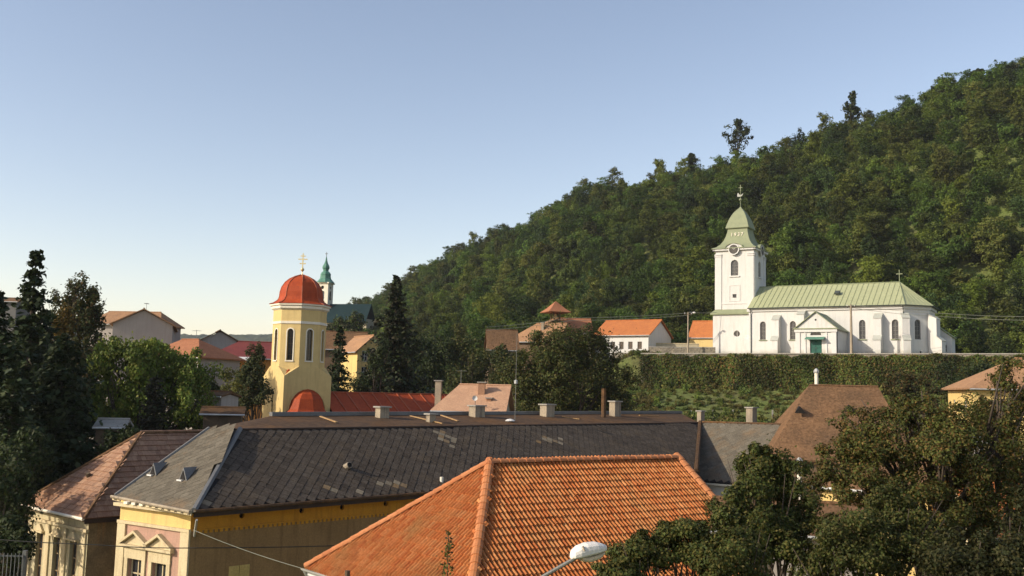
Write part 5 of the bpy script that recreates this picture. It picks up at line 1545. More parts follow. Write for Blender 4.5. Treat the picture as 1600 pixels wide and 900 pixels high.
def limb_trunk(t, base_r, h, targets, top=None):
    mb = MB()
    top = Vector(top or (0, 0, h))
    mid = top * 0.5 + Vector((random.uniform(-.15, .15), random.uniform(-.15, .15), 0)) * base_r * 3
    mb.tube([(0, 0, -.4), (0, 0, .2), mid, top], [base_r * 1.5, base_r * 1.05, base_r * .75, base_r * .1], 9)
    for q in targets:
        q = Vector(q)
        f = random.uniform(.3, .75)
        a = Vector((0, 0, 0)).lerp(top, f) if f > .5 else mid * (f * 2)
        m = a.lerp(q, .5) + Vector((random.uniform(-.2, .2), random.uniform(-.2, .2), .15)) * (q - a).length * .3
        mb.tube([a, m, q], [base_r * .36, base_r * .2, base_r * .05], 6)
        for k in range(2):
            q2 = q + Vector((random.uniform(-1, 1), random.uniform(-1, 1), random.uniform(-.3, .5))) * (q - a).length * .12
            mb.tube([m.lerp(q, .4), q2], [base_r * .16, base_r * .04], 5)
    return mb.build('trunk', M['bark'], t, smooth=True)

def broadleaf(name, label, px, Y, lobes_px, size, pal, trunk_r=0.25, group=None, mat='leaf', base=None, **kw):
    """lobes_px: (px, py, half width px, half height px, depth offset m, leaves)"""
    x, y = XY(px, Y)
    zb = terrain(x, y) if base is None else base
    t = thing(name, label, 'tree', (x, y, zb), 0, group)
    lobes, tg = [], []
    for (lx, ly, hw, hh, dy, n) in lobes_px:
        Yd = Y + dy / K
        c = P(lx, ly, Yd)
        lobes.append((c.x - x, c.y - y, c.z - zb, hw / F * Yd * K, hw / F * Yd * K * 0.9, hh / F * Yd * K, n))
        tg.append((c.x - x, c.y - y, c.z - zb))
    V, C = blob_leaves(lobes, size, pal, **kw)
    link('crown', crown_mesh('crown', V, C), M[mat], t)
    zt = max(q[2] for q in tg) * .93 ; xm = sum(q[0] for q in tg) / len(tg); ym = sum(q[1] for q in tg) / len(tg)
    tips = []
    for q, lb in zip(tg, lobes):
        tips.append(q)
        for k in range(3): tips.append((q[0] + random.uniform(-.5, .5) * lb[3], q[1] + random.uniform(-.5, .5) * lb[4], q[2] + random.uniform(-.4, .35) * lb[5]))
    limb_trunk(t, trunk_r, zt, tips, (xm, ym, zt))
    return t

def conifer_leaves(h, r, n_whorl, per, spray, size, pal, droop=.35, top=0.0, bottom=0.06, ragged=.25, power=.9):
    V, C = [], []
    for i in range(n_whorl):
        f = i / (n_whorl - 1)                     # 0 at the top
        z = h * (1 - f * (1 - bottom)) + RNG.normal() * .12
        rr = r * (f ** power) * RNG.uniform(1 - ragged, 1 + ragged * .6) + 0.15
        nb = max(4, int(per * (0.45 + 1.1 * f)))
        az = RNG.uniform(0, 2 * math.pi)
        for k in range(nb):
            a = az + 2 * math.pi * k / nb + RNG.normal() * .25
            L = rr * RNG.uniform(.55, 1.15)
            zj = RNG.normal() * .25 * (h / n_whorl)
            dr = droop * RNG.uniform(.5, 1.4)
            m = int(spray * (.4 + 2.0 * L / r)) + 6
            s = RNG.uniform(0.1, 1, m) ** .75
            dirv = np.array([math.cos(a), math.sin(a), 0])
            c = np.array([0, 0, z + zj]) + dirv * (s * L)[:, None]
            c[:, 2] += -dr * L * s ** 1.3 + 0.18 * L * s ** 3
            c += RNG.normal(size=(m, 3)) * np.array([.13, .13, .09]) * (0.8 + L * .4)
            nr = np.tile(np.array([0, 0, 1.0]), (m, 1)) + RNG.normal(size=(m, 3)) * .5 + dirv * .3
            V.append(leaf_quads(c, size * 1.25 * RNG.uniform(.7, 1.4, m), nr, .6, droop=.4))
            C.append(np.repeat(pick(pal, m) * RNG.uniform(.75, 1.2), 4, axis=0))
    return np.concatenate(V), np.concatenate(C)

def conifer(name, label, px, Y, ytop, r, size, pal, n_whorl=34, per=9, spray=16, group=None, base=None, **kw):
    x, y = XY(px, Y)
    zb = terrain(x, y) if base is None else base
    h = ZZ(ytop, Y, px) - zb
    t = thing(name, label, 'tree', (x, y, zb), 0, group)
    V, C = conifer_leaves(h, r, n_whorl, per, spray, size, pal, **kw)
    link('crown', crown_mesh('crown', V, C), M['needle'], t)
    mb = MB(); mb.tube([(0, 0, -.4), (0, 0, h * .4), (0.05, 0, h * .985)], [h * .018 + .05, h * .011 + .03, .03], 8)
    for k in range(26):
        f = random.uniform(.1, .9); a = random.uniform(0, 6.28); L = r * f * .8
        z = h * (1 - f)
        mb.tube([(0, 0, z), (math.cos(a) * L, math.sin(a) * L, z - .25 * L)], [.05, .015], 5)
    mb.build('trunk', M['bark'], t, smooth=True)
    return t

G_DARK = [(.028, .045, .014), (.04, .058, .016), (.052, .062, .02), (.022, .034, .012)]
G_OLIVE = [(.06, .068, .018), (.045, .06, .016), (.085, .075, .022), (.035, .05, .014)]
G_BROWN = [(.06, .055, .018), (.095, .062, .022), (.04, .05, .016), (.075, .048, .018), (.05, .06, .018)]
G_WILLOW = [(.12, .17, .024), (.15, .19, .03), (.09, .135, .022), (.17, .18, .034)]
G_FG = [(.05, .068, .015), (.078, .084, .019), (.10, .085, .021), (.038, .05, .012), (.062, .08, .017)]
G_FB = [(.095, .085, .02), (.13, .085, .022), (.07, .08, .018), (.115, .068, .02), (.09, .10, .02), (.05, .058, .014)]
G_CON = [(.02, .034, .012), (.03, .044, .014), (.04, .05, .016)]
G_CONB = [(.035, .032, .018), (.045, .04, .02), (.03, .038, .018)]
G_ORANGE = [(.16, .10, .02), (.13, .085, .02), (.09, .08, .02)]

# ------------------------------------------------------------------ terrace wall with ivy, boundary walls, posts
def terrace():
    a = R(CH_A)
    t = thing('retaining_wall', 'long terrace retaining wall overgrown with dark ivy below the white church', 'wall', (CH_O.x, CH_O.y, CH_Z - 4.75), R(-CH_A))
    v, u0, u1 = -9.0, -13.0, 50.0
    b = MB(); b.box(u0, u1, v, v + .7, -1.5, 4.72); b.build('wall', M['stone'], t)
    b = MB(); b.box(u0 - .05, u1 + .05, v - .12, v + .82, 4.725, 4.86); b.build('coping', M['concrete'], t)
    b = MB(); b.box(u0, u1, v + .825, v + 5.2, -.3, 4.76); b.build('terrace_path', M['concrete'], t)
    n = 60000
    u = RNG.uniform(u0, u1, n); z = RNG.uniform(0, 1, n) ** .9 * 4.75
    hmax = 4.55 + .2 * np.sin(u * .9) * np.sin(u * .37 + 1) + .1 * np.sin(u * 2.7)
    z = z / 4.75 * hmax
    bul = 0.55 + 0.5 * np.sin(u * .8 + np.sin(u * .45) * 2) + .35 * np.sin(u * 2.3 + z * 1.3)
    dep = np.abs(RNG.normal(size=n)) * .3 + np.maximum(bul, 0.05) * (1.25 - z / 5.2)
    thin = (np.sin(u * .61 + 1.7) * np.sin(u * .23 + z * .7) > .62) & (RNG.uniform(0, 1, n) < .8)
    dep = np.where(thin, dep * .35, dep)
    c = np.stack([u, v - dep, z + .03 * RNG.normal(size=n) + np.where(z > 4.2, np.abs(RNG.normal(size=n)) * .05, 0)], 1)
    nr = np.tile(np.array([0, -1, .45]), (n, 1)) + RNG.normal(size=(n, 3)) * .7
    pal = np.array([(.07, .105, .02), (.09, .125, .023), (.14, .11, .03), (.075, .095, .022), (.10, .145, .027), (.17, .095, .032)])
    zone = (np.sin(u * .35 + 1) + np.sin(u * .9 + z * .6)) * .5
    k = np.clip((zone * 1.5 + 2.5 + RNG.normal(size=n) * 1.1), 0, 5).astype(int)
    C = pal[k] * RNG.uniform(.6, 1.4, (n, 1)) * (0.8 + .45 * np.sin(u * .55 + 2) * np.sin(u * .21 + z * .5))[:, None]
    link('ivy', crown_mesh('ivy', leaf_quads(c, .26 * RNG.uniform(.6, 1.4, n), nr), np.repeat(C, 4, axis=0)), M['leaf'], t, kind='stuff')
terrace()

def gn_scatter(name, pts, rot, scl, idx, protos, label=None, cat=None):
    """one object of kind stuff: points carry copies of unlinked prototype meshes"""
    coll = bpy.data.collections.new(name + '_kinds')
    for i, (me, mt) in enumerate(protos):
        me.materials.append(mt)
        o = bpy.data.objects.new('%s_kind_%02d' % (name, i), me); coll.objects.link(o)
    me = bpy.data.meshes.new(name)
    me.vertices.add(len(pts)); me.vertices.foreach_set('co', np.asarray(pts, np.float32).ravel())
    for nm, ty, arr in (('rot', 'FLOAT_VECTOR', rot), ('scl', 'FLOAT_VECTOR', scl)):
        at = me.attributes.new(nm, ty, 'POINT'); at.data.foreach_set('vector', np.asarray(arr, np.float32).ravel())
    at = me.attributes.new('idx', 'INT', 'POINT'); at.data.foreach_set('value', np.asarray(idx, np.int32))
    me.update()
    o = bpy.data.objects.new(name, me); COL.objects.link(o)
    ng = bpy.data.node_groups.new(name, 'GeometryNodeTree')
    ng.interface.new_socket('Geometry', in_out='INPUT', socket_type='NodeSocketGeometry')
    ng.interface.new_socket('Geometry', in_out='OUTPUT', socket_type='NodeSocketGeometry')
    gi, go = ng.nodes.new('NodeGroupInput'), ng.nodes.new('NodeGroupOutput')
    ci = ng.nodes.new('GeometryNodeCollectionInfo'); ci.inputs['Collection'].default_value = coll
    ci.inputs['Separate Children'].default_value = True; ci.inputs['Reset Children'].default_value = True
    ip = ng.nodes.new('GeometryNodeInstanceOnPoints'); ip.inputs['Pick Instance'].default_value = True
    def attr(nm, ty):
        n = ng.nodes.new('GeometryNodeInputNamedAttribute'); n.data_type = ty; n.inputs[0].default_value = nm
        return n.outputs['Attribute']
    L = ng.links.new
    L(gi.outputs[0], ip.inputs['Points']); L(ci.outputs[0], ip.inputs['Instance'])
    L(attr('rot', 'FLOAT_VECTOR'), ip.inputs['Rotation']); L(attr('scl', 'FLOAT_VECTOR'), ip.inputs['Scale']); L(attr('idx', 'INT'), ip.inputs['Instance Index'])
    L(ip.outputs[0], go.inputs[0])
    md = o.modifiers.new('scatter', 'NODES'); md.node_group = ng
    tag(o, label, cat, kind='stuff')
    return o

# wooded hillside
def forest():
    protos = []
    pals = [[(.056, .10, .016), (.076, .122, .019), (.044, .08, .014)], [(.068, .092, .018), (.085, .11, .021), (.052, .075, .015)], [(.035, .062, .016), (.046, .075, .019)], [(.08, .095, .019), (.065, .08, .017), (.095, .098, .02)]]
    for k in range(10):
        lobes = []
        hgt = 8.5 + RNG.uniform(-1.5, 2.5)
        nl = (5, 6, 4, 7, 5)[k % 5]
        for j in range(nl):
            a = RNG.uniform(0, 6.28); rr = RNG.uniform(.3, 1.9)
            lobes.append((rr * math.cos(a), rr * math.sin(a), hgt * (.42 + .1 * j) - rr * .3, 1.3 + RNG.uniform(0, 1.1), 1.3 + RNG.uniform(0, 1.1), 1.1 + RNG.uniform(0, .9), 480))
        V, C = blob_leaves(lobes, (.38, .46, .34)[k % 3], pals[k % 4], clump=.34, nclump=16, fill=.15, flat=.45, spread=.25)
        protos.append((crown_mesh('tree_kind', V, C), M['forestleaf']))
    pts = []
    step = 3.8
    for i in range(60000):
        px = RNG.uniform(430, 1760)
        b = bear(px)
        pr = profile(b)
        y0, y1 = pr[5][0] - 8, pr[6][0] + 45
        if px < 930: y0 = pr[4][0] + 12
        Y = math.sqrt(RNG.uniform(y0 * y0, y1 * y1))
        x = b * Y
        # keep clear of the church, the white house and the far church
        if 905 < px < 1130 and Y < 203 * K: continue
        if 1040 < px < 1520 and Y < (196 - (px - 1150) * .02) * K: continue
        if 470 < px < 556 and 318 < Y / K < 345: continue
        if px < 520 and Y < 240 * K: continue
        pts.append((x, Y))
    # thin to an even spacing
    cell, keep = {}, []
    for p in pts:
        c = (int(p[0] // step), int(p[1] // step))
        ok = True
        for dx in (-1, 0, 1):
            for dy in (-1, 0, 1):
                for q in cell.get((c[0] + dx, c[1] + dy), ()):
                    if (q[0] - p[0]) ** 2 + (q[1] - p[1]) ** 2 < step * step * .8: ok = False
        if ok: cell.setdefault(c, []).append(p); keep.append(p)
    n = len(keep)
    P3 = np.array([(x, y, terrain(x, y) - 1.6) for x, y in keep])
    rot = np.zeros((n, 3)); rot[:, 2] = RNG.uniform(0, 6.28, n)
    s = np.where(RNG.uniform(0, 1, n) < .25, RNG.uniform(.5, .75, n), RNG.uniform(.78, 1.22, n))
    scl = np.stack([s * RNG.uniform(.9, 1.15, n), s * RNG.uniform(.9, 1.15, n), s * RNG.uniform(.85, 1.15, n)], 1)
    gn_scatter('forest', P3, rot, scl, RNG.integers(0, 10, n), protos, 'dense green broadleaf forest covering the whole hillside', 'forest')
forest()

# scrub on the banks below the terrace and between the houses
def scrub():
    protos = []
    pals = [[(.10, .145, .026), (.13, .165, .03)], [(.15, .145, .036), (.125, .125, .03)], [(.075, .115, .024), (.10, .13, .028)], [(.15, .12, .036), (.125, .115, .03)]]
    for k in range(4):
        lobes = [(RNG.uniform(-.4, .4), RNG.uniform(-.4, .4), .45 + .2 * j, .75, .75, .55, 160) for j in range(2)]
        V, C = blob_leaves(lobes, .24, pals[k], clump=.4, nclump=9, fill=.2)
        protos.append((crown_mesh('bush_kind', V, C), M['shrubleaf']))
    pts, s = [], []
    def put(px, Y, sc):
        x = bear(px) * Y
        pts.append((x, Y, terrain(x, Y) - .15)); s.append(sc)
    for i in range(7000):                         # lower bank, foot of the ivy wall
        px = RNG.uniform(930, 1900); pr = profile(bear(px))
        Y = RNG.uniform(pr[1][0], pr[2][0] + 2)
        put(px, Y, RNG.uniform(.35, 1.25))
    for i in range(900):
        px = RNG.uniform(960, 1600); pr = profile(bear(px))
        Y = RNG.uniform(pr[2][0] + 5, pr[3][0] - 1); put(px, Y, RNG.uniform(.25, .6))
    for i in range(110):                         # bushes crowding the foot of the ivy wall
        u_ = RNG.uniform(-14, 48) + RNG.normal() * 1.0
        if math.sin(u_ * .7) + math.sin(u_ * .29 + 2) < -.2: continue
        a_ = R(CH_A); v_ = -9.9 - abs(RNG.normal()) * 1.1
        x_, y_ = CH_O.x + u_ * math.cos(a_) + v_ * math.sin(a_), CH_O.y - u_ * math.sin(a_) + v_ * math.cos(a_)
        pts.append((x_, y_, terrain(x_, y_) - .3)); s.append(RNG.uniform(.5, 1.2))
    for i in range(330):                          # slope under the white house
        px = RNG.uniform(890, 1030); pr = profile(bear(px))
        put(px, RNG.uniform(pr[2][0], pr[4][0] + 6), RNG.uniform(.3, .9))
    for i in range(1300):                         # gardens of the town
        px = RNG.uniform(150, 950); put(px, RNG.uniform(72, 180), RNG.uniform(.9, 2.1))
    n = len(pts)
    rot = np.zeros((n, 3)); rot[:, 2] = RNG.uniform(0, 6.28, n)
    s = np.array(s)
    scl = np.stack([s, s, s * RNG.uniform(.8, 1.3, n)], 1)
    gn_scatter('scrub', pts, rot, scl, RNG.integers(0, 4, n), protos, 'low green scrub covering the banks and gardens', 'scrub')
scrub()

def line_wall(name, label, p0, p1, z0, z1, th, mat, cap=None):
    p0, p1 = Vector((*p0, 0)), Vector((*p1, 0))
    d = p1 - p0; n = Vector((-d.y, d.x, 0)).normalized()
    t = thing(name, label, 'wall', (p0.x, p0.y, z0))
    b = MB(); b.obox(Vector((p0.x, p0.y, z0 - 1.0)), d, n * th, Z3 * (z1 - z0 + 1.0)); b.build('wall', mat, t, world=True)
    if cap:
        b = MB(); b.obox(Vector((p0.x, p0.y, z1 + .003)) - n * .06, d, n * (th + .12), Z3 * .12); b.build('coping', cap, t, world=True)
    return t
line_wall('stone_wall', 'rough stone wall between the white house and the church tower', XY(1013, 175.5), XY(1117, 171.5), CH_Z - .2, ZZ(543, 173, 1065), .5, M['stone'], M['concrete'])
line_wall('boundary_wall', 'smooth cream boundary wall behind the rough stone wall', XY(1014, 181), XY(1092, 179.5), CH_Z - .2, ZZ(537, 180, 1050), .3, M['beige'], M['creamtrim'])
line_wall('stone_wall', 'grey stone footing wall in front of the white house', XY(955, 180.5), XY(1014, 176.8), CH_Z - 1.2, ZZ(551, 178, 985), .4, M['stone'])
for px, nth in zip((1080, 1114, 1145, 1175, 1207, 1236), ('first', 'second', 'third', 'fourth', 'fifth', 'sixth')):
    pr = profile(bear(px)); Y = pr[2][0] + 3.5
    x, _ = XY(px, Y / K); zb = terrain(x, Y)
    t = thing('fence_post', 'short pale post under the ivy wall, %s of six from the walnut tree' % nth, 'post', (x, Y, zb), 0, 'pale fence posts along the ledge')
    b = MB(); b.box(-.08, .08, -.08, .08, -.4, .85); b.build('shaft', M['concrete'], t)
    b = MB(); b.loft([sq(0, 0, .1, .852), sq(0, 0, .02, .95)]); b.build('cap', M['concrete'], t)

# ------------------------------------------------------------------ poles and wires
def pole(name, label, px, Y, ytop, r=0.14, zb=None, lamp=False, arms=True):
    x, yr = XY(px, Y, ytop + 40); zb = terrain(x, yr) if zb is None else zb
    h = ZZ(ytop, Y, px) - zb
    t = thing(name, label, 'pole', (x, yr, zb))
    b = MB(); b.tube([(0, 0, -.6), (0, 0, h)], [r * 1.25, r * .8], 8); b.build('shaft', M['chimney'], t)
    if arms:
        b = MB(); b.box(-.6, .6, -.06, .06, h - .35, h - .24); b.build('crossarm', M['wood'], t)
        for s_ in (-.5, .5):
            b = MB(); b.lathe((s_, 0, h - .24), [(.03, 0), (.06, .06), (.06, .14), (.02, .2)], 6); b.build('insulator', M['whitetrim'], t)
    if lamp:
        b = MB(); b.tube([(0, 0, h - .1), (.3, -.1, h + .05), (.7, -.2, h)], .04, 6); b.build('lamp_arm', M['steel'], t)
        b = MB(); b.lathe((.85, -.22, h - .06), [(.05, .14), (.2, .08), (.25, -.02), (.15, -.1), (.02, -.12)], 8); b.build('lamp_head', M['lampwhite'], t)
    return t, Vector((x, yr, zb + h))
_, pA = pole('street_light', 'slim concrete pole with a lamp arm beside the stone wall', 1075, 171, 488, .12, CH_Z - .2, lamp=True)
_, pB = pole('utility_pole', 'plain concrete utility pole standing in front of the church porch', 1330, 151.8, 476, .17, CH_Z - .1)
b_ = None
def wire(label, pts, r=0.02, sag=.4, group='overhead wires'):
    out = []
    for i in range(len(pts) - 1):
        a, b = Vector(pts[i]), Vector(pts[i + 1])
        for k in range(12 if i < len(pts) - 2 else 13):
            f = k / 12
            out.append(a.lerp(b, f) - Z3 * (sag * 4 * f * (1 - f)))
    mb = MB(); mb.tube(out, r, 5)
    o = mb.build('overhead_wire', M['wirem'])
    return tag(o, label, 'wire', group)
M['wirem'] = surf('weathered_wire', (0.20, 0.21, 0.17), fine=.1, bump=0)
M['wiredark'] = surf('black_wire', (0.012, 0.012, 0.012), fine=.1, bump=0)
pole0 = P(772, 514, 167)
wire('upper overhead wire running from the lamp pole left past the belfry', [tuple(P(760, 511, 166)), tuple(P(890, 497, 170)), tuple(pA - Z3 * .1)], .03, .15)
wire('lower overhead wire running from the lamp pole left past the belfry', [tuple(P(760, 516, 166)), tuple(P(890, 501, 170)), tuple(pA - Z3 * .45)], .03, .15)
wire('short wire from the lamp pole to the church tower', [tuple(pA), tuple(P(1120, 488, 172.9))], .03, .1)
wire('upper wire leaving the utility pole past the apse', [tuple(pB), tuple(P(1480, 490, 146)), tuple(P(1680, 494, 138))], .025, .2)
wire('lower wire leaving the utility pole past the apse', [tuple(pB - Z3 * .4), tuple(P(1480, 495, 146)), tuple(P(1680, 500, 138))], .025, .2)
o = wire('black cable crossing in front of the two street fronts', [tuple(P(-60, 838, 50)), tuple(P(150, 851, 46.6)), tuple(P(310, 856, 45.4)), tuple(P(640, 848, 48))], .02, .05)
o.data.materials[0] = M['wiredark']
o = wire('thin cable hanging slanted along the long yellow wall', [tuple(P(302, 828, 46.2)), tuple(P(505, 897, 41.5)), tuple(P(640, 935, 38))], .013, .1)
tq = thing('antenna_mast', 'tall thin aerial mast rising from the slate building', 'antenna', (*XY(806, 78), 12.0))
b = MB(); b.tube([(0, 0, -.3), (0, 0, ZZ(520, 78, 806) - 12.0)], [.022, .014], 6); b.build('mast', M['windowgrey'], tq)
b = MB(); b.lathe((0, 0, ZZ(597, 78, 806) - 12.0), [(.05, -.15), (.12, -.1), (.12, .1), (.05, .15)], 8); b.build('junction', M['zinc'], tq)

# street lamp in the foreground
def street_lamp():
    Y = 20.0
    base = XY(770, 21.2, 930)
    t = thing('street_lamp', 'white street lamp head on a grey arm over the red tiles', 'street lamp', (*base, 0))
    off = Vector((*base, 0))
    hd = P(906, 868, Y) - off
    zp = ZZ(955, 21.0, 780); top = Vector((0, 0, zp))
    b = MB(); b.tube([(0, 0, 0), (0, 0, zp)], [.11, .06], 10); b.build('pole', M['steel'], t)
    b = MB(); b.tube([top - Z3 * .05, top.lerp(hd, .5) + Z3 * .03, hd], .033, 8); b.build('arm', M['steel'], t)
    ax = Vector((0.92, 0.35, 0.10)).normalized(); sd = Vector((-ax.y, ax.x, 0)).normalized(); up = ax.cross(sd)
    o = hd - ax * .06
    def ring(x, w, zlo, zhi, n=14):
        c = o + ax * x; out = []
        for k in range(n):
            q = 2 * math.pi * k / n; cx, sx = math.cos(q), math.sin(q)
            uu = math.copysign(abs(cx) ** .7, cx) * w; vv = math.copysign(abs(sx) ** .7, sx)
            out.append(c + sd * uu + up * ((zlo + zhi) / 2 + vv * (zhi - zlo) / 2))
        return out
    b = MB(); b.loft([ring(-.10, .06, -.03, .05), ring(-.06, .11, -.04, .11), ring(.04, .145, -.04, .17), ring(.18, .155, -.03, .2), ring(.36, .15, -.01, .19), ring(.47, .125, .005, .155), ring(.54, .08, .02, .12), ring(.565, .03, .05, .09)])
    h = b.build('lamp_head', M['lampwhite'], t)
    b = MB(); b.loft([ring(.08, .09, -.1, -.025), ring(.2, .13, -.13, -.022), ring(.4, .12, -.1, -.003), ring(.5, .08, -.03, .015)]); b.build('lamp_cover', M['lampglass'], h)
    b = MB(); b.tube([hd - ax * .02 - up * .0, hd + ax * .12 + up * .01], .05, 8); b.build('socket', M['gutter_dark'], h)
    b = MB(); b.tube([o + ax * .08 + sd * .0 + up * .175 - sd * .13 + ax * -.01, o + ax * .08 + up * .1 - sd * .16], .018, 6); b.build('latch', M['chimney'], h)
street_lamp()

# iron fence at the lower left
def fence():
    Yn = 49.0
    x0, Y = XY(-30, Yn, 880); x1, Y = XY(36, Yn, 880)
    t = thing('iron_fence', 'grey iron railing fence beside the cream corner house', 'fence', ((x0 + x1) / 2, Y, 0))
    w = (x1 - x0) / 2
    zt = ZZ(864, Yn, 15)
    for z in (zt - .15, zt - 1.4):
        b = MB(); b.box(-w, w, -.03, .03, z, z + .06); b.build('rail', M['steel'], t)
    n = 12
    for k in range(n):
        u = -w + 2 * w * k / (n - 1)
        b = MB(); b.tube([(u, -.045, zt - 1.6), (u, -.045, zt)], .02, 5); b.build('bar', M['steel'], t)
    for u in (-w, w):
        b = MB(); b.box(u - .08, u + .08, .035, .2, 0, zt + .1); b.build('post', M['steel'], t)
    b = MB(); b.box(-w, w, .04, .3, 0, zt - 1.65); b.build('footing_wall', M['concrete'], t)
fence()

# ------------------------------------------------------------------ trees that stand apart
conifer('spruce_tree', 'tall ragged spruce with a thin pointed top at the left edge', 40, 76, 394, 7.6, .32, G_CON, n_whorl=52, per=9, spray=26, ragged=.5, power=1.05, droop=.42)
conifer('spruce_tree', 'dense dark spruce behind the tall ragged one beside the poplar', 62, 84, 488, 7.0, .32, G_CON, n_whorl=50, per=11, spray=24, power=.8)
conifer('spruce_tree', 'broad dark spruce filling the left edge below the tall spruce', -14, 67, 462, 6.4, .32, G_CON, n_whorl=54, per=11, spray=24)
conifer('spruce_tree', 'dark spruce behind the tile roof of the cream corner house', 95, 71, 525, 6.0, .32, G_CON, n_whorl=54, per=11, spray=25, power=.75)
conifer('spruce_tree', 'low dense spruce standing just left of the cream corner house', 20, 62, 585, 4.6, .28, G_CON, n_whorl=48, per=10, spray=18, base=0, power=.7)
broadleaf('garden_tree', 'dark leafy garden tree at the bottom left beside the iron fence', 14, 55, [(0, 770, 55, 70, 0, 3500), (40, 720, 45, 50, 3, 2500), (15, 850, 40, 50, -2, 2500)], .2, G_DARK, .2, base=0)
broadleaf('poplar_tree', 'tall oval poplar with autumn tinge standing beside the spruce top', 122, 97, [(125, 466, 34, 36, 0, 3000), (102, 482, 26, 42, .5, 2000), (144, 492, 22, 45, 0, 2000), (124, 530, 40, 50, 0, 3200), (122, 590, 44, 50, 0, 3000)], .24, G_OLIVE + G_BROWN[:3], .3, nclump=26, clump=.3, fill=.12)
broadleaf('birch_tree', 'small yellow-orange birch in front of the tall poplar', 98, 92, [(98, 505, 17, 32, 0, 1100), (92, 540, 18, 26, 0, 700)], .26, G_ORANGE, .12)
broadleaf('willow_tree', 'large bright green willow with drooping rounded crown', 232, 88, [(200, 572, 54, 46, -1, 6500), (245, 562, 50, 38, 1, 5500), (288, 590, 48, 48, 1, 5500), (178, 625, 36, 54, -1.5, 4800), (230, 630, 64, 62, 0, 6500), (298, 640, 46, 58, 0, 5000), (165, 550, 18, 22, 0, 900)], .24, G_WILLOW, .4, nclump=26, clump=.3, droop=1.1, fill=.12, flat=.35)
broadleaf('garden_tree', 'dark leafy tree filling the gap between the spruces and the willow', 140, 94, [(140, 575, 30, 40, 0, 2600), (125, 630, 38, 45, 0, 3000), (160, 660, 32, 40, -1, 2400)], .24, G_DARK + G_BROWN[:2], .2)
broadleaf('garden_bush', 'dark bush hiding the pale-roofed garden shed walls', 186, 68, [(176, 690, 26, 20, 0, 1300), (205, 685, 24, 22, 0, 1300)], .18, G_DARK, .12, base=0)
broadleaf('garden_tree', 'dark rounded tree at the foot of the pale villa beside the willow', 318, 98, [(318, 610, 24, 34, 0, 2000), (335, 640, 26, 30, 0, 1700), (300, 650, 26, 30, 0, 1500)], .24, G_DARK, .2)
broadleaf('garden_tree', 'leafy tree in front of the orange walled building', 385, 118, [(382, 588, 20, 20, 0, 1300), (405, 600, 20, 26, 0, 1300), (372, 622, 26, 22, -2, 1200)], .24, G_OLIVE, .18)
broadleaf('hillside_tree', 'green tree hiding the lower walls of the distant green-spired church', 540, 262, [(532, 512, 18, 20, 0, 1500), (556, 505, 20, 20, 4, 1500), (515, 518, 14, 14, 0, 900), (545, 530, 26, 18, -4, 1200)], .5, G_WILLOW[2:3] + G_OLIVE, .3)
broadleaf('garden_tree', 'dark tree half covering the yellow house with the scrolled gable', 590, 116, [(588, 578, 16, 30, 0, 1500), (562, 602, 22, 16, 0, 1100), (600, 545, 13, 20, 0, 700)], .22, G_DARK, .18)
conifer('cypress_tree', 'dark brownish columnar conifer standing in front of the willow', 243, 80, 592, 1.9, .22, G_CONB, n_whorl=60, per=10, spray=14, droop=-.1, power=.5, bottom=.02)
broadleaf('pine_tree', 'bushy grey-green pine just left of the cream church tower', 398, 97, [(400, 560, 17, 24, 0, 1500), (392, 585, 22, 24, 0, 1700), (405, 612, 22, 26, 0, 1600), (385, 625, 22, 20, 0, 1200)], .2, [(.035, .05, .018), (.05, .062, .022), (.075, .075, .022)], .2)
broadleaf('garden_bush', 'yellow-green bush at the foot of the pale villa', 360, 110, [(355, 585, 14, 13, 0, 600), (375, 602, 16, 13, -2, 600), (352, 608, 10, 10, -1, 300)], .2, [(.13, .13, .03), (.10, .11, .025)], .08)
conifer('fir_tree', 'dark fir squeezed between the cream tower and yellow house', 528, 112, 512, 2.9, .26, G_CON, n_whorl=46, per=10, spray=15, power=.75)
conifer('fir_tree', 'small fir in front of the yellow house gable', 579, 122, 545, 2.4, .24, G_CON, n_whorl=36, per=10, spray=14, power=.75)
conifer('fir_tree', 'large dark fir with a spiky top above the red church roof', 614, 122, 433, 6.4, .36, G_CONB + G_CON, n_whorl=54, per=11, spray=20, droop=.3, power=.9, ragged=.4)
broadleaf('hillside_tree', 'dense green tree right of the large fir below the forest', 668, 150, [(660, 545, 34, 34, 0, 2200), (690, 560, 34, 36, 0, 2200), (665, 585, 36, 28, 0, 1600)], .34, G_DARK, .25)
broadleaf('hillside_tree', 'olive rounded tree in front of the dark brown hillside roof', 735, 150, [(722, 545, 30, 32, 0, 2000), (752, 570, 28, 30, -2, 1800), (720, 590, 30, 26, -3, 1400)], .32, G_OLIVE, .25)
conifer('thuja_tree', 'pale olive feathery conifer above the pink low roof', 737, 128, 556, 1.4, .2, [(.12, .11, .035), (.09, .09, .03)], n_whorl=34, per=8, spray=10, droop=.1)
broadleaf('hillside_tree', 'dark bushy tree below the dark brown hillside roof', 782, 160, [(770, 562, 24, 20, 0, 1300), (798, 568, 22, 22, 0, 1300)], .28, G_DARK, .2)
broadleaf('garden_tree', 'low leafy tree between the pink roof and the big walnut', 790, 118, [(790, 590, 26, 30, 0, 1800), (770, 605, 22, 18, 0, 900), (785, 560, 18, 22, 2, 900)], .26, G_OLIVE, .2)
broadleaf('walnut_tree', 'big dark rounded walnut tree in the middle above the slate building', 885, 108, [(870, 545, 58, 44, 0, 6500), (920, 548, 50, 46, 1, 5600), (828, 582, 50, 48, -1, 5600), (890, 592, 66, 54, -2, 6500), (952, 592, 44, 46, 0, 4800), (850, 622, 66, 36, -1, 4600), (955, 628, 42, 26, 0, 2800)], .23, G_FG + G_BROWN[:1], .5, nclump=26, clump=.3)
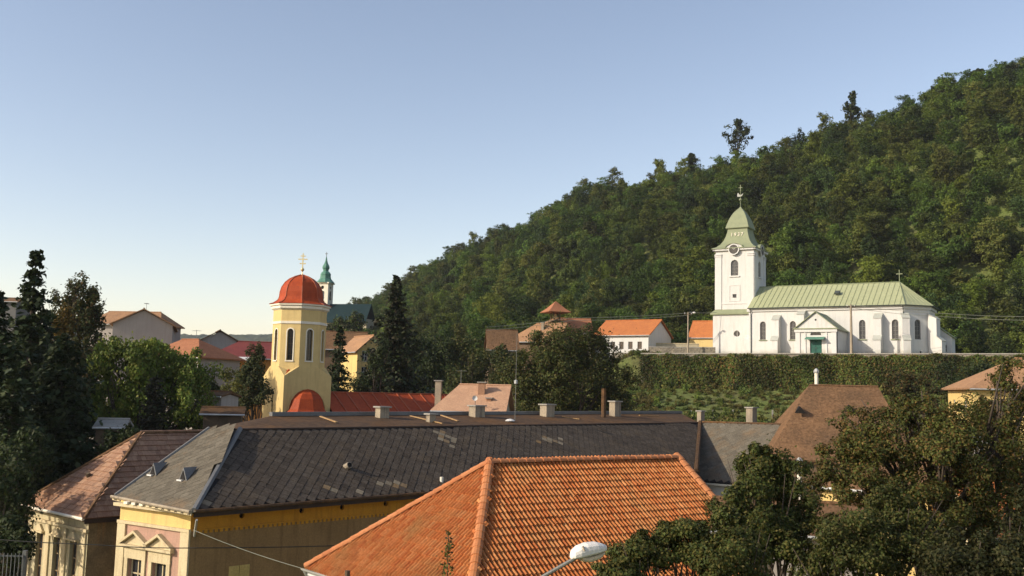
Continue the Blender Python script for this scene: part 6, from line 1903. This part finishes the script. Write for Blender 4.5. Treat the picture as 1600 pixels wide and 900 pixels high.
broadleaf('hedge_tree', 'small brown-leaved tree in front of the ivy wall below the apse', 1425, 92, [(1410, 600, 34, 22, 0, 1500), (1440, 625, 36, 26, 0, 1800), (1395, 640, 30, 26, 1, 1300), (1450, 590, 22, 14, 1, 500)], .2, G_BROWN, .18, fill=.1, nclump=18, clump=.25)
broadleaf('hedge_tree', 'leafy garden tree in front of the yellow villa wall', 1560, 84, [(1548, 640, 30, 24, 0, 2200), (1590, 632, 30, 22, 0, 2000), (1570, 660, 36, 24, 0, 1800)], .17, G_BROWN + G_OLIVE[:2], .16, fill=.1)
broadleaf('hedge_tree', 'rounded dark shrub tree under the terrace edge right of the apse', 1500, 118, [(1490, 605, 26, 20, 0, 1300), (1530, 585, 28, 22, 3, 1500), (1475, 580, 20, 18, 2, 700), (1500, 635, 30, 22, 0, 1300)], .24, G_DARK, .2)
for i, (px, py, hw, hh, lab) in enumerate(((1152, 205, 27, 24, 'big round tree standing out on the skyline above the church tower'), (1331, 165, 17, 26, 'tall narrow tree on the skyline high to the right'), (1080, 247, 9, 10, 'tiny dark tree on the skyline left of the big round one'), (1475, 135, 24, 18, 'wide dark tree at the top of the ridge'), (1527, 120, 22, 14, 'wispy tree on the ridge between two wider ones'), (1577, 112, 26, 16, 'flat-topped tree at the highest end of the ridge'))):
    pr = profile(bear(px)); Y = (pr[6][0] - 4) / K
    ext = [(px, py, hw * .8, hh * .8, 0, 500), (px - hw * .35, py + hh * .35, hw * .6, hh * .6, 1, 300), (px + hw * .4, py + hh * .45, hw * .55, hh * .55, 0, 300), (px + hw * .1, py - hh * .5, hw * .45, hh * .45, 0, 220), (px, py + hh * 1.2, hw * .5, hh * .7, 0, 250)]
    broadleaf('ridge_tree', lab, px, Y, ext, .8, G_DARK, .22, group='trees standing out on the ridge', nclump=14, clump=.3, fill=.08)

# garden trees in the right foreground
broadleaf('plum_tree', 'green leafy tree covering the right corner of the red tiled roof', 1205, 31, [(1205, 745, 58, 50, 0, 12818), (1160, 800, 50, 50, -1, 10353), (1245, 800, 48, 48, 0, 10353), (1185, 715, 28, 26, 0, 3697), (1225, 850, 55, 40, -1, 7395)], .085, G_FG, .2, base=0, nclump=26, clump=.3, fill=.1)
broadleaf('cherry_tree', 'low spreading tree with glossy leaves in front of the red tiles', 1090, 26, [(1000, 865, 58, 34, 0, 8874), (1075, 850, 60, 42, .5, 10353), (1130, 880, 70, 48, 0, 10353), (965, 890, 40, 22, -.5, 3697), (1150, 830, 45, 38, .5, 5423)], .08, G_FG + G_FB[:1], .16, base=0, nclump=26, clump=.3, fill=.1)
broadleaf('walnut_tree', 'huge sparse brown-green walnut filling the right edge', 1480, 36, [(1400, 680, 90, 60, 1, 8011), (1330, 740, 75, 60, 0, 12818), (1480, 720, 100, 80, 0, 19720), (1560, 680, 80, 80, 2, 8011), (1590, 600, 50, 45, 2, 3204), (1440, 640, 60, 30, 1, 2711), (1560, 780, 80, 70, 0, 12818), (1420, 790, 90, 60, -1, 12818), (1640, 700, 80, 100, 0, 9860), (1340, 670, 50, 40, 1, 2218)], .092, G_FB + G_FG[:2], .35, base=0, nclump=30, clump=.24, fill=.05, spread=.3)
broadleaf('hazel_tree', 'dense green bushy tree at the bottom right under the walnut', 1370, 29, [(1340, 850, 75, 55, 0, 14790), (1420, 850, 70, 50, .5, 12818), (1290, 880, 50, 40, 0, 6409), (1400, 800, 45, 40, 1, 5916)], .082, [(.06, .075, .018), (.085, .09, .022), (.045, .058, .014), (.10, .085, .024)], .2, base=0, nclump=28, clump=.28)
broadleaf('yew_tree', 'very dark shrub mass in the bottom right corner', 1530, 28, [(1500, 880, 70, 50, 0, 9000), (1580, 880, 70, 60, 0, 9000), (1620, 820, 50, 60, 1, 5500)], .085, [(.025, .032, .01), (.04, .042, .013), (.05, .045, .014)], .22, base=0)
# a young shoot poking up in front of the left slope of the tiles
def shoot():
    Y = 30.0; x, y = XY(700, Y, 860)
    t = thing('poplar_shoot', 'slim green leafy shoot rising in front of the tiled slope', 'tree', (x, y, 0))
    zt = ZZ(829, Y, 700)
    n = 420
    z = zt - RNG.uniform(0, 1, n) ** .8 * 2.6
    w = .05 + .055 * np.clip((zt - z) / 1.0, 0, 1)
    c = np.stack([RNG.normal(size=n) * w, RNG.normal(size=n) * w, z], 1)
    V = leaf_quads(c, .1 * RNG.uniform(.6, 1.3, n), RNG.normal(size=(n, 3)) + np.array([0, -.3, .5]))
    col = np.repeat(pick([(.10, .11, .02), (.075, .09, .02), (.13, .12, .035), (.11, .07, .03)], n), 4, axis=0)
    link('crown', crown_mesh('crown', V, col), M['leaf'], t)
    b = MB(); b.tube([(0, 0, -.3), (0.02, 0, zt * .5), (0, 0, zt - .1)], [.05, .035, .008], 7); b.build('trunk', M['bark'], t)
shoot()

# ------------------------------------------------------------------ air
def haze():
    b = MB(); b.box(-1700, 1300, -60, 2400, -2.5, 150)
    m = bpy.data.materials.new('hazy_air'); m.use_nodes = True
    nt = m.node_tree; nt.nodes.clear()
    out = nt.nodes.new('ShaderNodeOutputMaterial')
    v = nt.nodes.new('ShaderNodeVolumePrincipled')
    v.inputs['Color'].default_value = (0.86, 0.91, 1.0, 1)
    v.inputs['Density'].default_value = 0.00009
    v.inputs['Anisotropy'].default_value = 0.0
    nt.links.new(v.outputs[0], out.inputs['Volume'])
    o = b.build('haze', m)
    tag(o, kind='stuff')
haze()
